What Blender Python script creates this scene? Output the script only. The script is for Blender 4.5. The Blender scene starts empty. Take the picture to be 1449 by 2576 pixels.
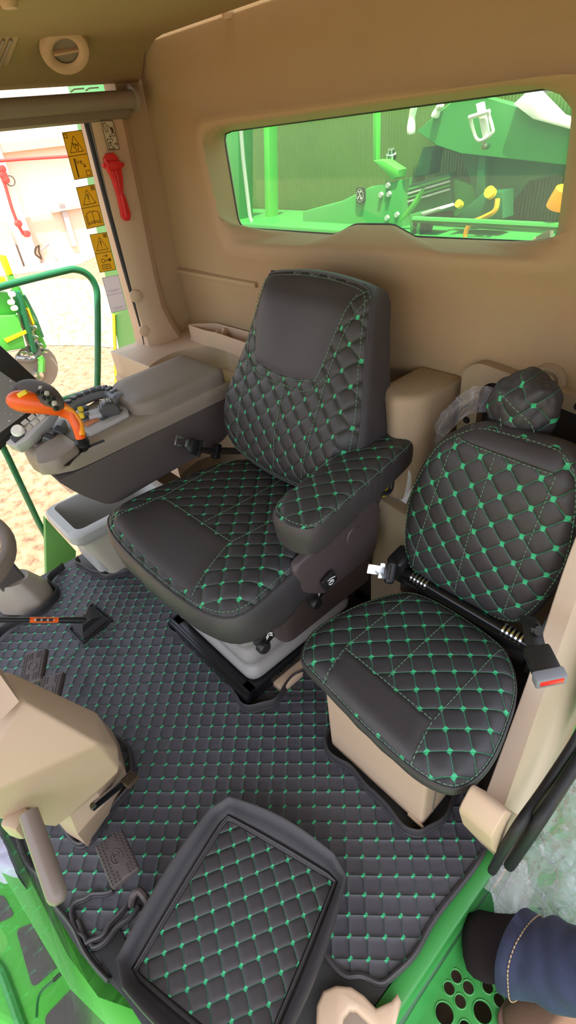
import bpy, bmesh, math, random
from mathutils import Vector, Matrix, noise
random.seed(7)
SC = bpy.context.scene
COL = SC.collection
PI = math.pi

# ------------------------------------------------------------------ camera
YAW, PITCH, ROLL, FPX, CAM_H = 51.50797, 36.50731, -6.85591, 1324.357, 1.5
def cam_axes():
    y, p, ro = (math.radians(a) for a in (YAW, PITCH, ROLL))
    f = Vector((-math.sin(y) * math.cos(p), math.cos(y) * math.cos(p), -math.sin(p)))
    r0 = Vector((math.cos(y), math.sin(y), 0)); u0 = r0.cross(f)
    r = r0 * math.cos(ro) + u0 * math.sin(ro); u = r.cross(f)
    return r, u, f
CR, CU, CF = cam_axes()
CC = Vector((0, 0, CAM_H))
def ray(px, py): return CF * FPX + CR * (px - 724.5) - CU * (py - 1288)
def hit(px, py, axis, val):
    d = ray(px, py); i = 'xyz'.index(axis)
    return CC + d * ((val - CC[i]) / d[i])
def onx(px, py, v): return hit(px, py, 'x', v)
def ony(px, py, v): return hit(px, py, 'y', v)
def onz(px, py, v): return hit(px, py, 'z', v)

cam = bpy.data.cameras.new('camera'); camo = bpy.data.objects.new('camera', cam); COL.objects.link(camo)
cam.sensor_fit = 'VERTICAL'; cam.sensor_height = 36.0; cam.lens = FPX / 2576 * 36.0
cam.clip_start = 0.02; cam.clip_end = 300
m = Matrix((CR, CU, -CF)).transposed().to_4x4(); m.translation = CC
camo.matrix_world = m; SC.camera = camo

# ------------------------------------------------------------------ materials
def new_mat(name):
    mt = bpy.data.materials.new(name); mt.use_nodes = True
    nt = mt.node_tree; b = nt.nodes['Principled BSDF']
    return mt, nt, b
def N(nt, typ, **kw):
    n = nt.nodes.new(typ)
    for k, v in kw.items():
        if k.startswith('i_'):
            n.inputs[k[2:].replace('_', ' ')].default_value = v
        else: setattr(n, k, v)
    return n
def M_(nt, op, a, b=None, c=None):
    n = nt.nodes.new('ShaderNodeMath'); n.operation = op
    for i, v in enumerate((a, b, c)):
        if v is None: continue
        if isinstance(v, (int, float)): n.inputs[i].default_value = v
        else: nt.links.new(v, n.inputs[i])
    return n.outputs[0]
def plain(name, col, rough=0.5, metal=0.0, grain=0.0, gscale=900, var=0.0, vscale=8, spec=0.5, coat=0.0, sheen=0.0):
    mt, nt, b = new_mat(name)
    b.inputs['Base Color'].default_value = (*col, 1); b.inputs['Roughness'].default_value = rough
    b.inputs['Metallic'].default_value = metal; b.inputs['Specular IOR Level'].default_value = spec
    b.inputs['Coat Weight'].default_value = coat
    if sheen: b.inputs['Sheen Weight'].default_value = sheen
    tc = N(nt, 'ShaderNodeTexCoord')
    if grain:
        ns = N(nt, 'ShaderNodeTexNoise'); ns.inputs['Scale'].default_value = gscale; ns.inputs['Detail'].default_value = 2
        nt.links.new(tc.outputs['Object'], ns.inputs['Vector'])
        bp = N(nt, 'ShaderNodeBump'); bp.inputs['Strength'].default_value = grain; bp.inputs['Distance'].default_value = 0.001
        nt.links.new(ns.outputs['Fac'], bp.inputs['Height']); nt.links.new(bp.outputs['Normal'], b.inputs['Normal'])
    if var:
        ns = N(nt, 'ShaderNodeTexNoise'); ns.inputs['Scale'].default_value = vscale; ns.inputs['Detail'].default_value = 5
        nt.links.new(tc.outputs['Object'], ns.inputs['Vector'])
        mx = N(nt, 'ShaderNodeMix'); mx.data_type = 'RGBA'
        mx.inputs['A'].default_value = (*[c * (1 - var) for c in col], 1); mx.inputs['B'].default_value = (*[min(1, c * (1 + var)) for c in col], 1)
        nt.links.new(ns.outputs['Fac'], mx.inputs['Factor']); nt.links.new(mx.outputs['Result'], b.inputs['Base Color'])
    return mt

THREAD = (0.05, 0.50, 0.22)
def quilt(name, cell, base=(0.042, 0.040, 0.044), line=0.02, dot=(0.16, 0.10), offset=(0, 0), rot=0.0, depth=0.006, pw=3.0, rough=0.5, line_mix=0.55, thread=THREAD, wrinkle=0.0, dash=0.0, fl=False):
    """Padded leatherette: stitched cells (UV in metres), bartacks at the crossings, stitched thread lines."""
    mt, nt, b = new_mat(name)
    L = nt.links
    uv = N(nt, 'ShaderNodeUVMap'); uv.uv_map = 'UVMap'
    sub = N(nt, 'ShaderNodeVectorMath'); sub.operation = 'SUBTRACT'; sub.inputs[1].default_value = (offset[0], offset[1], 0)
    L.new(uv.outputs[0], sub.inputs[0])
    mp = N(nt, 'ShaderNodeMapping'); mp.inputs['Rotation'].default_value = (0, 0, -rot); mp.inputs['Scale'].default_value = (1, 1, 1)
    L.new(sub.outputs[0], mp.inputs['Vector'])
    sc = N(nt, 'ShaderNodeVectorMath'); sc.operation = 'SCALE'; sc.inputs['Scale'].default_value = 1.0 / cell
    L.new(mp.outputs[0], sc.inputs[0])
    sp = N(nt, 'ShaderNodeSeparateXYZ'); L.new(sc.outputs[0], sp.inputs[0])
    x, y = sp.outputs[0], sp.outputs[1]
    sx = M_(nt, 'SUBTRACT', x, M_(nt, 'ROUND', x)); sy = M_(nt, 'SUBTRACT', y, M_(nt, 'ROUND', y))
    ax = M_(nt, 'ABSOLUTE', sx); ay = M_(nt, 'ABSOLUTE', sy)
    ln = M_(nt, 'MINIMUM', ax, ay)
    lm = M_(nt, 'LESS_THAN', ln, line)
    if dash:
        along = M_(nt, 'FRACT', M_(nt, 'MULTIPLY', M_(nt, 'MAXIMUM', ax, ay), dash))
        lm = M_(nt, 'MULTIPLY', lm, M_(nt, 'LESS_THAN', along, 0.68))
    p = M_(nt, 'ABSOLUTE', M_(nt, 'ADD', sx, sy)); q = M_(nt, 'ABSOLUTE', M_(nt, 'SUBTRACT', sx, sy))
    dm = M_(nt, 'MULTIPLY', M_(nt, 'LESS_THAN', p, dot[0]), M_(nt, 'LESS_THAN', q, dot[1]))
    fac = M_(nt, 'MAXIMUM', M_(nt, 'MULTIPLY', lm, line_mix), dm)
    mx = N(nt, 'ShaderNodeMix'); mx.data_type = 'RGBA'
    mx.inputs['A'].default_value = (*base, 1); mx.inputs['B'].default_value = (*thread, 1)
    L.new(fac, mx.inputs['Factor']); L.new(mx.outputs['Result'], b.inputs['Base Color'])
    hx = M_(nt, 'SUBTRACT', 1.0, M_(nt, 'POWER', M_(nt, 'SUBTRACT', 1.0, M_(nt, 'MULTIPLY', ax, 2.0)), pw))
    hy = M_(nt, 'SUBTRACT', 1.0, M_(nt, 'POWER', M_(nt, 'SUBTRACT', 1.0, M_(nt, 'MULTIPLY', ay, 2.0)), pw))
    h = M_(nt, 'POWER', M_(nt, 'MULTIPLY', hx, hy), 0.6)
    h = M_(nt, 'ADD', h, M_(nt, 'MULTIPLY', dm, 0.12))
    bp = N(nt, 'ShaderNodeBump'); bp.inputs['Strength'].default_value = 1.0; bp.inputs['Distance'].default_value = depth
    L.new(h, bp.inputs['Height'])
    tc = N(nt, 'ShaderNodeTexCoord')
    ns = N(nt, 'ShaderNodeTexNoise'); ns.inputs['Scale'].default_value = 700; L.new(tc.outputs['Object'], ns.inputs['Vector'])
    bp2 = N(nt, 'ShaderNodeBump'); bp2.inputs['Strength'].default_value = 0.25; bp2.inputs['Distance'].default_value = 0.0006
    L.new(ns.outputs['Fac'], bp2.inputs['Height']); L.new(bp.outputs['Normal'], bp2.inputs['Normal'])
    last = bp2
    if wrinkle:
        nw = N(nt, 'ShaderNodeTexNoise'); nw.inputs['Scale'].default_value = 5; nw.inputs['Detail'].default_value = 4; nw.inputs['Distortion'].default_value = 0.8
        L.new(tc.outputs['Object'], nw.inputs['Vector'])
        bp3 = N(nt, 'ShaderNodeBump'); bp3.inputs['Strength'].default_value = 1.0; bp3.inputs['Distance'].default_value = wrinkle
        L.new(nw.outputs['Fac'], bp3.inputs['Height']); L.new(bp2.outputs['Normal'], bp3.inputs['Normal']); last = bp3
    L.new(last.outputs['Normal'], b.inputs['Normal'])
    b.inputs['Roughness'].default_value = rough; b.inputs['Specular IOR Level'].default_value = 0.45
    return mt

def glass_mat(name, tint=(1, 1, 1), refl=1.0, haze=0.0):
    mt = bpy.data.materials.new(name); mt.use_nodes = True; nt = mt.node_tree; nt.nodes.clear()
    out = N(nt, 'ShaderNodeOutputMaterial'); tr = N(nt, 'ShaderNodeBsdfTransparent'); gl = N(nt, 'ShaderNodeBsdfGlossy')
    tr.inputs['Color'].default_value = (*tint, 1); gl.inputs['Roughness'].default_value = 0.02
    lw = N(nt, 'ShaderNodeLayerWeight'); lw.inputs[0].default_value = 0.5
    fr = M_(nt, 'ADD', 0.025, M_(nt, 'MULTIPLY', M_(nt, 'POWER', lw.outputs['Facing'], 5.0), 0.6))
    mx = N(nt, 'ShaderNodeMixShader'); nt.links.new(M_(nt, 'MULTIPLY', fr, refl), mx.inputs[0])
    nt.links.new(tr.outputs[0], mx.inputs[1]); nt.links.new(gl.outputs[0], mx.inputs[2])
    last = mx
    if haze:
        df = N(nt, 'ShaderNodeBsdfTranslucent'); df.inputs['Color'].default_value = (0.9, 0.95, 0.85, 1)
        m2 = N(nt, 'ShaderNodeMixShader'); m2.inputs[0].default_value = haze
        nt.links.new(mx.outputs[0], m2.inputs[1]); nt.links.new(df.outputs[0], m2.inputs[2]); last = m2
    nt.links.new(last.outputs[0], out.inputs[0])
    return mt

def film_mat(name, opacity=0.25, col=(0.85, 0.85, 0.9), edge=0.9):
    """crumpled clear polythene: mostly see-through, with glossy creases"""
    mt = bpy.data.materials.new(name); mt.use_nodes = True; nt = mt.node_tree; nt.nodes.clear()
    out = N(nt, 'ShaderNodeOutputMaterial'); tr = N(nt, 'ShaderNodeBsdfTransparent')
    pb = N(nt, 'ShaderNodeBsdfPrincipled'); pb.inputs['Base Color'].default_value = (*col, 1); pb.inputs['Roughness'].default_value = 0.12
    pb.inputs['Specular IOR Level'].default_value = 0.9
    tc = N(nt, 'ShaderNodeTexCoord'); ns = N(nt, 'ShaderNodeTexNoise'); ns.inputs['Scale'].default_value = 10; ns.inputs['Detail'].default_value = 3.5; ns.inputs['Distortion'].default_value = 2.2
    nt.links.new(tc.outputs['Object'], ns.inputs['Vector'])
    bp = N(nt, 'ShaderNodeBump'); bp.inputs['Strength'].default_value = 1.0; bp.inputs['Distance'].default_value = 0.035
    nt.links.new(ns.outputs['Fac'], bp.inputs['Height']); nt.links.new(bp.outputs[0], pb.inputs['Normal'])
    lw = N(nt, 'ShaderNodeLayerWeight'); lw.inputs[0].default_value = 0.5
    nt.links.new(bp.outputs[0], lw.inputs['Normal'])
    fac = M_(nt, 'MINIMUM', 1.0, M_(nt, 'ADD', opacity, M_(nt, 'MULTIPLY', M_(nt, 'POWER', lw.outputs['Facing'], 2.6), edge)))
    mx = N(nt, 'ShaderNodeMixShader'); nt.links.new(fac, mx.inputs[0]); nt.links.new(tr.outputs[0], mx.inputs[1]); nt.links.new(pb.outputs[0], mx.inputs[2])
    nt.links.new(mx.outputs[0], out.inputs[0])
    return mt

def label_mat(name, col, tr=0.4):
    """printed film on glass: daylight glows through it"""
    mt, nt, b = new_mat(name)
    b.inputs['Base Color'].default_value = (*col, 1); b.inputs['Roughness'].default_value = 0.5
    t = N(nt, 'ShaderNodeBsdfTranslucent'); t.inputs['Color'].default_value = (*col, 1)
    mx = N(nt, 'ShaderNodeMixShader'); mx.inputs[0].default_value = tr
    out = [n for n in nt.nodes if n.type == 'OUTPUT_MATERIAL'][0]
    nt.links.new(b.outputs[0], mx.inputs[1]); nt.links.new(t.outputs[0], mx.inputs[2]); nt.links.new(mx.outputs[0], out.inputs[0])
    return mt
def bellows_mat(): return plain('bellows_grey', (0.33, 0.31, 0.30), 0.38, 0.0, 0.1, 500)

MAT = {}
MAT['wall'] = plain('moulded_wall', (0.42, 0.295, 0.165), 0.62, 0, 0.55, 420, 0.05)
MAT['head'] = plain('headliner_cloth', (0.38, 0.29, 0.15), 0.9, 0, 0.5, 700, 0.05)
MAT['beige'] = plain('beige_plastic', (0.56, 0.40, 0.275), 0.55, 0, 0.3, 700, 0.03)
MAT['column'] = plain('column_plastic', (0.44, 0.315, 0.215), 0.5, 0, 0.25, 700, 0.03)
MAT['beige_light'] = plain('light_beige_plastic', (0.58, 0.445, 0.335), 0.5, 0, 0.25, 700, 0.03)
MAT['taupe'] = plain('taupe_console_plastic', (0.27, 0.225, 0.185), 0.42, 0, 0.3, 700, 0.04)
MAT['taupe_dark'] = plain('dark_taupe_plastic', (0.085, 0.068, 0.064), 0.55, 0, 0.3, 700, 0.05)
MAT['lid'] = plain('lid_vinyl', (0.23, 0.195, 0.165), 0.55, 0, 0.4, 600, 0.04)
MAT['grey'] = plain('grey_panel', (0.22, 0.23, 0.26), 0.45, 0, 0.1)
MAT['grey_light'] = plain('light_grey_panel', (0.45, 0.44, 0.46), 0.45, 0, 0.1)
MAT['binm'] = plain('bin_plastic', (0.52, 0.47, 0.38), 0.5, 0, 0.2, 600, 0.03)
MAT['bin_rim'] = plain('bin_rim_plastic', (0.42, 0.41, 0.39), 0.4, 0, 0.1)
MAT['leather'] = plain('black_leatherette', (0.044, 0.039, 0.042), 0.48, 0, 0.5, 650, 0.1, 14)
MAT['seat_shell'] = plain('brown_black_shell', (0.075, 0.055, 0.055), 0.5, 0, 0.3, 700, 0.05)
MAT['rubber'] = plain('black_rubber', (0.012, 0.012, 0.013), 0.6, 0, 0.2)
MAT['pedal'] = plain('pedal_rubber', (0.075, 0.058, 0.056), 0.6, 0, 0.3)
MAT['blackmetal'] = plain('gloss_black_steel', (0.008, 0.008, 0.009), 0.22)
MAT['blackplastic'] = plain('black_plastic', (0.014, 0.014, 0.015), 0.4, 0, 0.2)
MAT['chrome'] = plain('chrome', (0.75, 0.75, 0.76), 0.18, 1.0)
MAT['bellows'] = bellows_mat()
MAT['white'] = plain('white_print', (0.82, 0.82, 0.80), 0.5)
MAT['whitepaint'] = plain('white_paint', (0.85, 0.84, 0.80), 0.35)
MAT['green'] = plain('green_paint', (0.045, 0.27, 0.06), 0.35, 0, 0, var=0.08, vscale=3)
MAT['green_bright'] = plain('bright_green_paint', (0.09, 0.47, 0.06), 0.35)
MAT['green_dark'] = plain('dark_green_paint', (0.012, 0.12, 0.045), 0.35)
MAT['green_rail'] = plain('rail_green_paint', (0.02, 0.17, 0.07), 0.3)
MAT['yellow'] = plain('yellow_paint', (0.85, 0.62, 0.01), 0.4)
MAT['sticker_yellow'] = label_mat('warning_yellow', (0.88, 0.60, 0.03))
MAT['ink'] = plain('black_ink', (0.06, 0.035, 0.01), 0.6)
MAT['ink_grey'] = plain('grey_ink', (0.25, 0.22, 0.24), 0.6)
MAT['sticker_white'] = label_mat('white_label', (0.85, 0.80, 0.84), 0.55)
MAT['sticker_cream'] = plain('cream_label', (0.60, 0.52, 0.40), 0.5)
MAT['orange'] = plain('orange_plastic', (0.90, 0.12, 0.01), 0.38, 0, 0.1)
MAT['amber'] = plain('amber_plastic', (0.95, 0.33, 0.01), 0.35)
MAT['red'] = plain('red_plastic', (0.72, 0.018, 0.02), 0.35)
MAT['stitch'] = plain('pale_green_thread', (0.13, 0.24, 0.15), 0.8)
MAT['wheel'] = plain('wheel_grip', (0.20, 0.155, 0.13), 0.4, 0, 0.2)
MAT['screen'] = plain('dusty_screen', (0.10, 0.10, 0.10), 0.28, 0, 0, spec=0.6)
MAT['concrete'] = plain('concrete', (0.50, 0.40, 0.32), 0.9, 0, 0, 0, 0.1, 1.5)
MAT['building_white'] = plain('whitewash', (0.80, 0.72, 0.62), 0.9, 0, 0, 0, 0.05, 0.6)
MAT['building_tan'] = plain('tan_render', (0.62, 0.46, 0.34), 0.9, 0, 0, 0, 0.08, 0.6)
MAT['building_grey'] = plain('grey_render', (0.42, 0.36, 0.34), 0.9, 0, 0, 0, 0.08, 0.6)
MAT['pipe_red'] = plain('red_pipe_paint', (0.65, 0.06, 0.05), 0.5)
MAT['pad'] = plain('grey_grip_tape', (0.10, 0.085, 0.085), 0.95, 0, 0.8, 300, 0.15, 60)
MAT['sock'] = plain('black_sock', (0.020, 0.014, 0.014), 1.0, 0, 0.8, 400, 0.15, 40, spec=0.1)
MAT['shoe'] = plain('brown_suede', (0.095, 0.050, 0.028), 0.85, 0, 0.6, 300, 0.15, 30)
MAT['shoe_mesh'] = plain('rust_mesh', (0.22, 0.075, 0.04), 0.8, 0, 1.0, 500, 0.2, 150)
MAT['skin_sole'] = plain('brown_rubber_sole', (0.14, 0.07, 0.05), 0.7)
MAT['glass'] = glass_mat('clear_glass')
MAT['glass_rear'] = glass_mat('rear_glass', (0.86, 0.97, 0.80), 1.0, 0.06)
MAT['film'] = film_mat('clear_polythene', 0.19, (0.86, 0.84, 0.92))
MAT['film_thin'] = film_mat('thin_clear_film', 0.05, (0.85, 0.85, 0.9), 0.28)
MAT['tan_wall'] = plain('cabinet_plastic', (0.36, 0.27, 0.175), 0.6, 0, 0.5, 420, 0.05)
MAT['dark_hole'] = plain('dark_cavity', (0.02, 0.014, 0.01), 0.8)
MAT['paper'] = plain('paper', (0.75, 0.74, 0.80), 0.8)
MAT['button'] = plain('button_grey', (0.06, 0.065, 0.075), 0.35)
MAT['button_light'] = plain('button_light', (0.55, 0.52, 0.46), 0.35)

def denim():
    mt, nt, b = new_mat('blue_denim')
    tc = N(nt, 'ShaderNodeTexCoord')
    n1 = N(nt, 'ShaderNodeTexNoise'); n1.inputs['Scale'].default_value = 12; n1.inputs['Detail'].default_value = 6
    n2 = N(nt, 'ShaderNodeTexNoise'); n2.inputs['Scale'].default_value = 420
    for n in (n1, n2): nt.links.new(tc.outputs['Object'], n.inputs['Vector'])
    mx = N(nt, 'ShaderNodeMix'); mx.data_type = 'RGBA'; mx.inputs['A'].default_value = (0.008, 0.010, 0.026, 1); mx.inputs['B'].default_value = (0.040, 0.048, 0.10, 1)
    nt.links.new(M_(nt, 'ADD', M_(nt, 'MULTIPLY', n1.outputs['Fac'], 0.7), M_(nt, 'MULTIPLY', n2.outputs['Fac'], 0.3)), mx.inputs['Factor'])
    nt.links.new(mx.outputs['Result'], b.inputs['Base Color']); b.inputs['Roughness'].default_value = 0.9
    bp = N(nt, 'ShaderNodeBump'); bp.inputs['Strength'].default_value = 0.6; bp.inputs['Distance'].default_value = 0.001
    nt.links.new(n2.outputs['Fac'], bp.inputs['Height']); nt.links.new(bp.outputs[0], b.inputs['Normal'])
    return mt
MAT['denim'] = denim()

def ground_mat():
    mt, nt, b = new_mat('dirt_yard')
    tc = N(nt, 'ShaderNodeTexCoord')
    n1 = N(nt, 'ShaderNodeTexNoise'); n1.inputs['Scale'].default_value = 6; n1.inputs['Detail'].default_value = 10; n1.inputs['Roughness'].default_value = 0.75
    nt.links.new(tc.outputs['Object'], n1.inputs['Vector'])
    cr = N(nt, 'ShaderNodeValToRGB'); cr.color_ramp.elements[0].position = 0.36; cr.color_ramp.elements[1].position = 0.62
    cr.color_ramp.elements[0].color = (0.14, 0.07, 0.035, 1); cr.color_ramp.elements[1].color = (0.42, 0.27, 0.15, 1)
    nt.links.new(n1.outputs['Fac'], cr.inputs[0]); nt.links.new(cr.outputs[0], b.inputs['Base Color'])
    b.inputs['Roughness'].default_value = 0.95
    bp = N(nt, 'ShaderNodeBump'); bp.inputs['Strength'].default_value = 0.7; bp.inputs['Distance'].default_value = 0.05
    nt.links.new(n1.outputs['Fac'], bp.inputs['Height']); nt.links.new(bp.outputs[0], b.inputs['Normal'])
    return mt
MAT['ground'] = ground_mat()

def paver_mat():
    mt, nt, b = new_mat('pale_pavers')
    tc = N(nt, 'ShaderNodeTexCoord')
    mp = N(nt, 'ShaderNodeMapping'); mp.inputs['Scale'].default_value = (3.0, 3.0, 3.0); mp.inputs['Rotation'].default_value = (0, 0, 0.3)
    nt.links.new(tc.outputs['Object'], mp.inputs['Vector'])
    v = N(nt, 'ShaderNodeTexVoronoi'); v.feature = 'DISTANCE_TO_EDGE'; v.inputs['Scale'].default_value = 1.0; v.inputs['Randomness'].default_value = 0.55
    nt.links.new(mp.outputs[0], v.inputs['Vector'])
    cr = N(nt, 'ShaderNodeValToRGB'); cr.color_ramp.elements[0].position = 0.03; cr.color_ramp.elements[1].position = 0.09
    cr.color_ramp.elements[0].color = (0.30, 0.17, 0.09, 1); cr.color_ramp.elements[1].color = (0.58, 0.46, 0.30, 1)
    nt.links.new(v.outputs['Distance'], cr.inputs[0]); nt.links.new(cr.outputs[0], b.inputs['Base Color']); b.inputs['Roughness'].default_value = 0.95
    return mt
MAT['paver'] = paver_mat()

def tank_mat():
    mt, nt, b = new_mat('olive_green_sheet')
    tc = N(nt, 'ShaderNodeTexCoord')
    mp = N(nt, 'ShaderNodeMapping'); mp.inputs['Scale'].default_value = (1.0, 1.0, 0.25); nt.links.new(tc.outputs['Object'], mp.inputs['Vector'])
    w = N(nt, 'ShaderNodeTexWave'); w.inputs['Scale'].default_value = 22; w.inputs['Distortion'].default_value = 3.5; w.inputs['Detail'].default_value = 3; w.bands_direction = 'X'
    n1 = N(nt, 'ShaderNodeTexNoise'); n1.inputs['Scale'].default_value = 5; n1.inputs['Detail'].default_value = 6
    nt.links.new(mp.outputs[0], w.inputs['Vector']); nt.links.new(tc.outputs['Object'], n1.inputs['Vector'])
    mx = N(nt, 'ShaderNodeMix'); mx.data_type = 'RGBA'; mx.inputs['A'].default_value = (0.045, 0.085, 0.008, 1); mx.inputs['B'].default_value = (0.10, 0.19, 0.02, 1)
    nt.links.new(M_(nt, 'ADD', M_(nt, 'MULTIPLY', w.outputs['Fac'], 0.35), M_(nt, 'MULTIPLY', n1.outputs['Fac'], 0.65)), mx.inputs['Factor'])
    nt.links.new(mx.outputs['Result'], b.inputs['Base Color']); b.inputs['Roughness'].default_value = 0.35
    bp = N(nt, 'ShaderNodeBump'); bp.inputs['Strength'].default_value = 0.4; bp.inputs['Distance'].default_value = 0.01
    nt.links.new(w.outputs['Fac'], bp.inputs['Height']); nt.links.new(bp.outputs[0], b.inputs['Normal'])
    return mt
MAT['tank'] = tank_mat()

def screen_mat():
    mt, nt, b = new_mat('dusty_touchscreen')
    tc = N(nt, 'ShaderNodeTexCoord')
    v = N(nt, 'ShaderNodeTexVoronoi'); v.inputs['Scale'].default_value = 60; nt.links.new(tc.outputs['Object'], v.inputs['Vector'])
    n1 = N(nt, 'ShaderNodeTexNoise'); n1.inputs['Scale'].default_value = 9; n1.inputs['Detail'].default_value = 5; nt.links.new(tc.outputs['Object'], n1.inputs['Vector'])
    sp = M_(nt, 'MULTIPLY', M_(nt, 'LESS_THAN', v.outputs['Distance'], 0.16), M_(nt, 'GREATER_THAN', n1.outputs['Fac'], 0.48))
    mx = N(nt, 'ShaderNodeMix'); mx.data_type = 'RGBA'; mx.inputs['A'].default_value = (0.24, 0.24, 0.23, 1); mx.inputs['B'].default_value = (0.60, 0.60, 0.60, 1)
    nt.links.new(sp, mx.inputs['Factor']); nt.links.new(mx.outputs['Result'], b.inputs['Base Color']); b.inputs['Roughness'].default_value = 0.22
    return mt
MAT['touch'] = screen_mat()

# ------------------------------------------------------------------ scene tree helpers
ROOT = {}
def thing(name, label, cat, loc, group=None):
    o = bpy.data.objects.new(name, None); COL.objects.link(o); o.empty_display_size = 0.05
    o.location = loc; ROOT[o.name] = Vector(loc)
    o['label'] = label; o['category'] = cat
    if group: o['group'] = group
    return o
def make(name, bm, mat, parent=None, smooth=True, angle=38, recalc=True):
    """ONE mesh object from a bmesh written in world coordinates."""
    if recalc: bmesh.ops.recalc_face_normals(bm, faces=bm.faces)
    me = bpy.data.meshes.new(name)
    loc = Vector((0, 0, 0))
    if parent is not None:
        p = parent
        loc = ROOT[p.name]
        bmesh.ops.translate(bm, verts=bm.verts, vec=-loc)
    else:
        c = Vector((0, 0, 0))
        zs = [v.co.z for v in bm.verts]
        if zs:
            xs = [v.co.x for v in bm.verts]; ys = [v.co.y for v in bm.verts]
            loc = Vector(((min(xs) + max(xs)) / 2, (min(ys) + max(ys)) / 2, min(zs)))
            bmesh.ops.translate(bm, verts=bm.verts, vec=-loc)
    if smooth:
        for f in bm.faces: f.smooth = True
        lim = math.radians(angle)
        for e in bm.edges:
            if len(e.link_faces) == 2 and e.calc_face_angle(0) > lim: e.smooth = False
    bm.to_mesh(me); bm.free()
    mats = mat if isinstance(mat, (list, tuple)) else [mat]
    for mm in mats: me.materials.append(MAT[mm] if isinstance(mm, str) else mm)
    o = bpy.data.objects.new(name, me); COL.objects.link(o)
    if parent is not None:
        o.parent = parent; ROOT[o.name] = loc           # children keep zero offset: same origin as the thing
    else:
        o.location = loc; ROOT[o.name] = loc
    return o
def tag(o, label, cat, group=None, kind=None):
    o['label'] = label; o['category'] = cat
    if group: o['group'] = group
    if kind: o['kind'] = kind
    return o
def struct(name, bm, mat, **kw):
    o = make(name, bm, mat, **kw); o['kind'] = 'structure'; return o

# ------------------------------------------------------------------ mesh helpers (all add to a bmesh)
def BM(): 
    b = bmesh.new(); b.loops.layers.uv.new('UVMap'); return b
def add_box(bm, c, s, rot=None, bev=0.0, seg=2, taper=None):
    c = Vector(c); hx, hy, hz = s[0] / 2, s[1] / 2, s[2] / 2
    vs = []
    for sz in (-1, 1):
        k = 1.0 if (taper is None or sz < 0) else taper
        for sx, sy in ((-1, -1), (1, -1), (1, 1), (-1, 1)):
            vs.append(Vector((sx * hx * k, sy * hy * k, sz * hz)))
    R = rot if rot is not None else Matrix.Identity(3)
    bv = [bm.verts.new(c + R @ v) for v in vs]
    fs = [bm.faces.new([bv[i] for i in q]) for q in ((3, 2, 1, 0), (4, 5, 6, 7), (0, 1, 5, 4), (1, 2, 6, 5), (2, 3, 7, 6), (3, 0, 4, 7))]
    if bev:
        es = list({e for f in fs for e in f.edges})
        bmesh.ops.bevel(bm, geom=es, offset=bev, segments=seg, profile=0.5, affect='EDGES', clamp_overlap=True)
    return bm
def boxes(*a, **kw):
    bm = BM(); add_box(bm, *a, **kw); return bm
def rotm(ax, deg): return Matrix.Rotation(math.radians(deg), 3, ax)
def axes(xa, za):
    """rotation whose local x is xa and whose local z is as near za as it can be"""
    x = Vector(xa).normalized(); z = Vector(za); y = z.cross(x).normalized(); z = x.cross(y).normalized()
    return Matrix((x, y, z)).transposed()
def add_prism(bm, poly, axis, a, b, bev=0.0, seg=2):
    """polygon (two coordinates in the plane across `axis`), extruded from a to b along axis"""
    def P(p, t):
        if axis == 'x': return Vector((t, p[0], p[1]))
        if axis == 'y': return Vector((p[0], t, p[1]))
        return Vector((p[0], p[1], t))
    v0 = [bm.verts.new(P(p, a)) for p in poly]; v1 = [bm.verts.new(P(p, b)) for p in poly]
    n = len(poly); fs = [bm.faces.new(v0[::-1]), bm.faces.new(v1)]
    for i in range(n): fs.append(bm.faces.new((v0[i], v0[(i + 1) % n], v1[(i + 1) % n], v1[i])))
    bmesh.ops.recalc_face_normals(bm, faces=fs)
    if bev:
        es = list({e for f in fs[:2] for e in f.edges})
        bmesh.ops.bevel(bm, geom=es, offset=bev, segments=seg, profile=0.5, affect='EDGES', clamp_overlap=True)
    return bm
def catmull(pts, n=8, closed=False):
    P = [Vector(p) for p in pts]; out = []; m_ = len(P)
    rng = range(m_ if closed else m_ - 1)
    for i in rng:
        if closed: p0, p1, p2, p3 = P[i - 1], P[i], P[(i + 1) % m_], P[(i + 2) % m_]
        else: p0, p1, p2, p3 = P[max(i - 1, 0)], P[i], P[i + 1], P[min(i + 2, m_ - 1)]
        for k in range(n):
            t = k / n
            out.append(0.5 * ((2 * p1) + (p2 - p0) * t + (2 * p0 - 5 * p1 + 4 * p2 - p3) * t * t + (3 * p1 - p0 - 3 * p2 + p3) * t ** 3))
    if not closed: out.append(P[-1].copy())
    return out
def rounded(poly, r, n=5):
    """2-D polygon with rounded corners"""
    out = []; m_ = len(poly)
    for i in range(m_):
        p = Vector(poly[i]).to_2d(); a = Vector(poly[i - 1]).to_2d(); b = Vector(poly[(i + 1) % m_]).to_2d()
        rr = r[i] if isinstance(r, (list, tuple)) else r
        da = a - p; db = b - p
        k = min(rr, da.length * 0.48, db.length * 0.48)
        if k < 1e-5: out.append(tuple(p)); continue
        s = p + da.normalized() * k; e = p + db.normalized() * k
        for j in range(n + 1):
            t = j / n; out.append(tuple((1 - t) ** 2 * s + 2 * t * (1 - t) * p + t * t * e))
    return out
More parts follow.
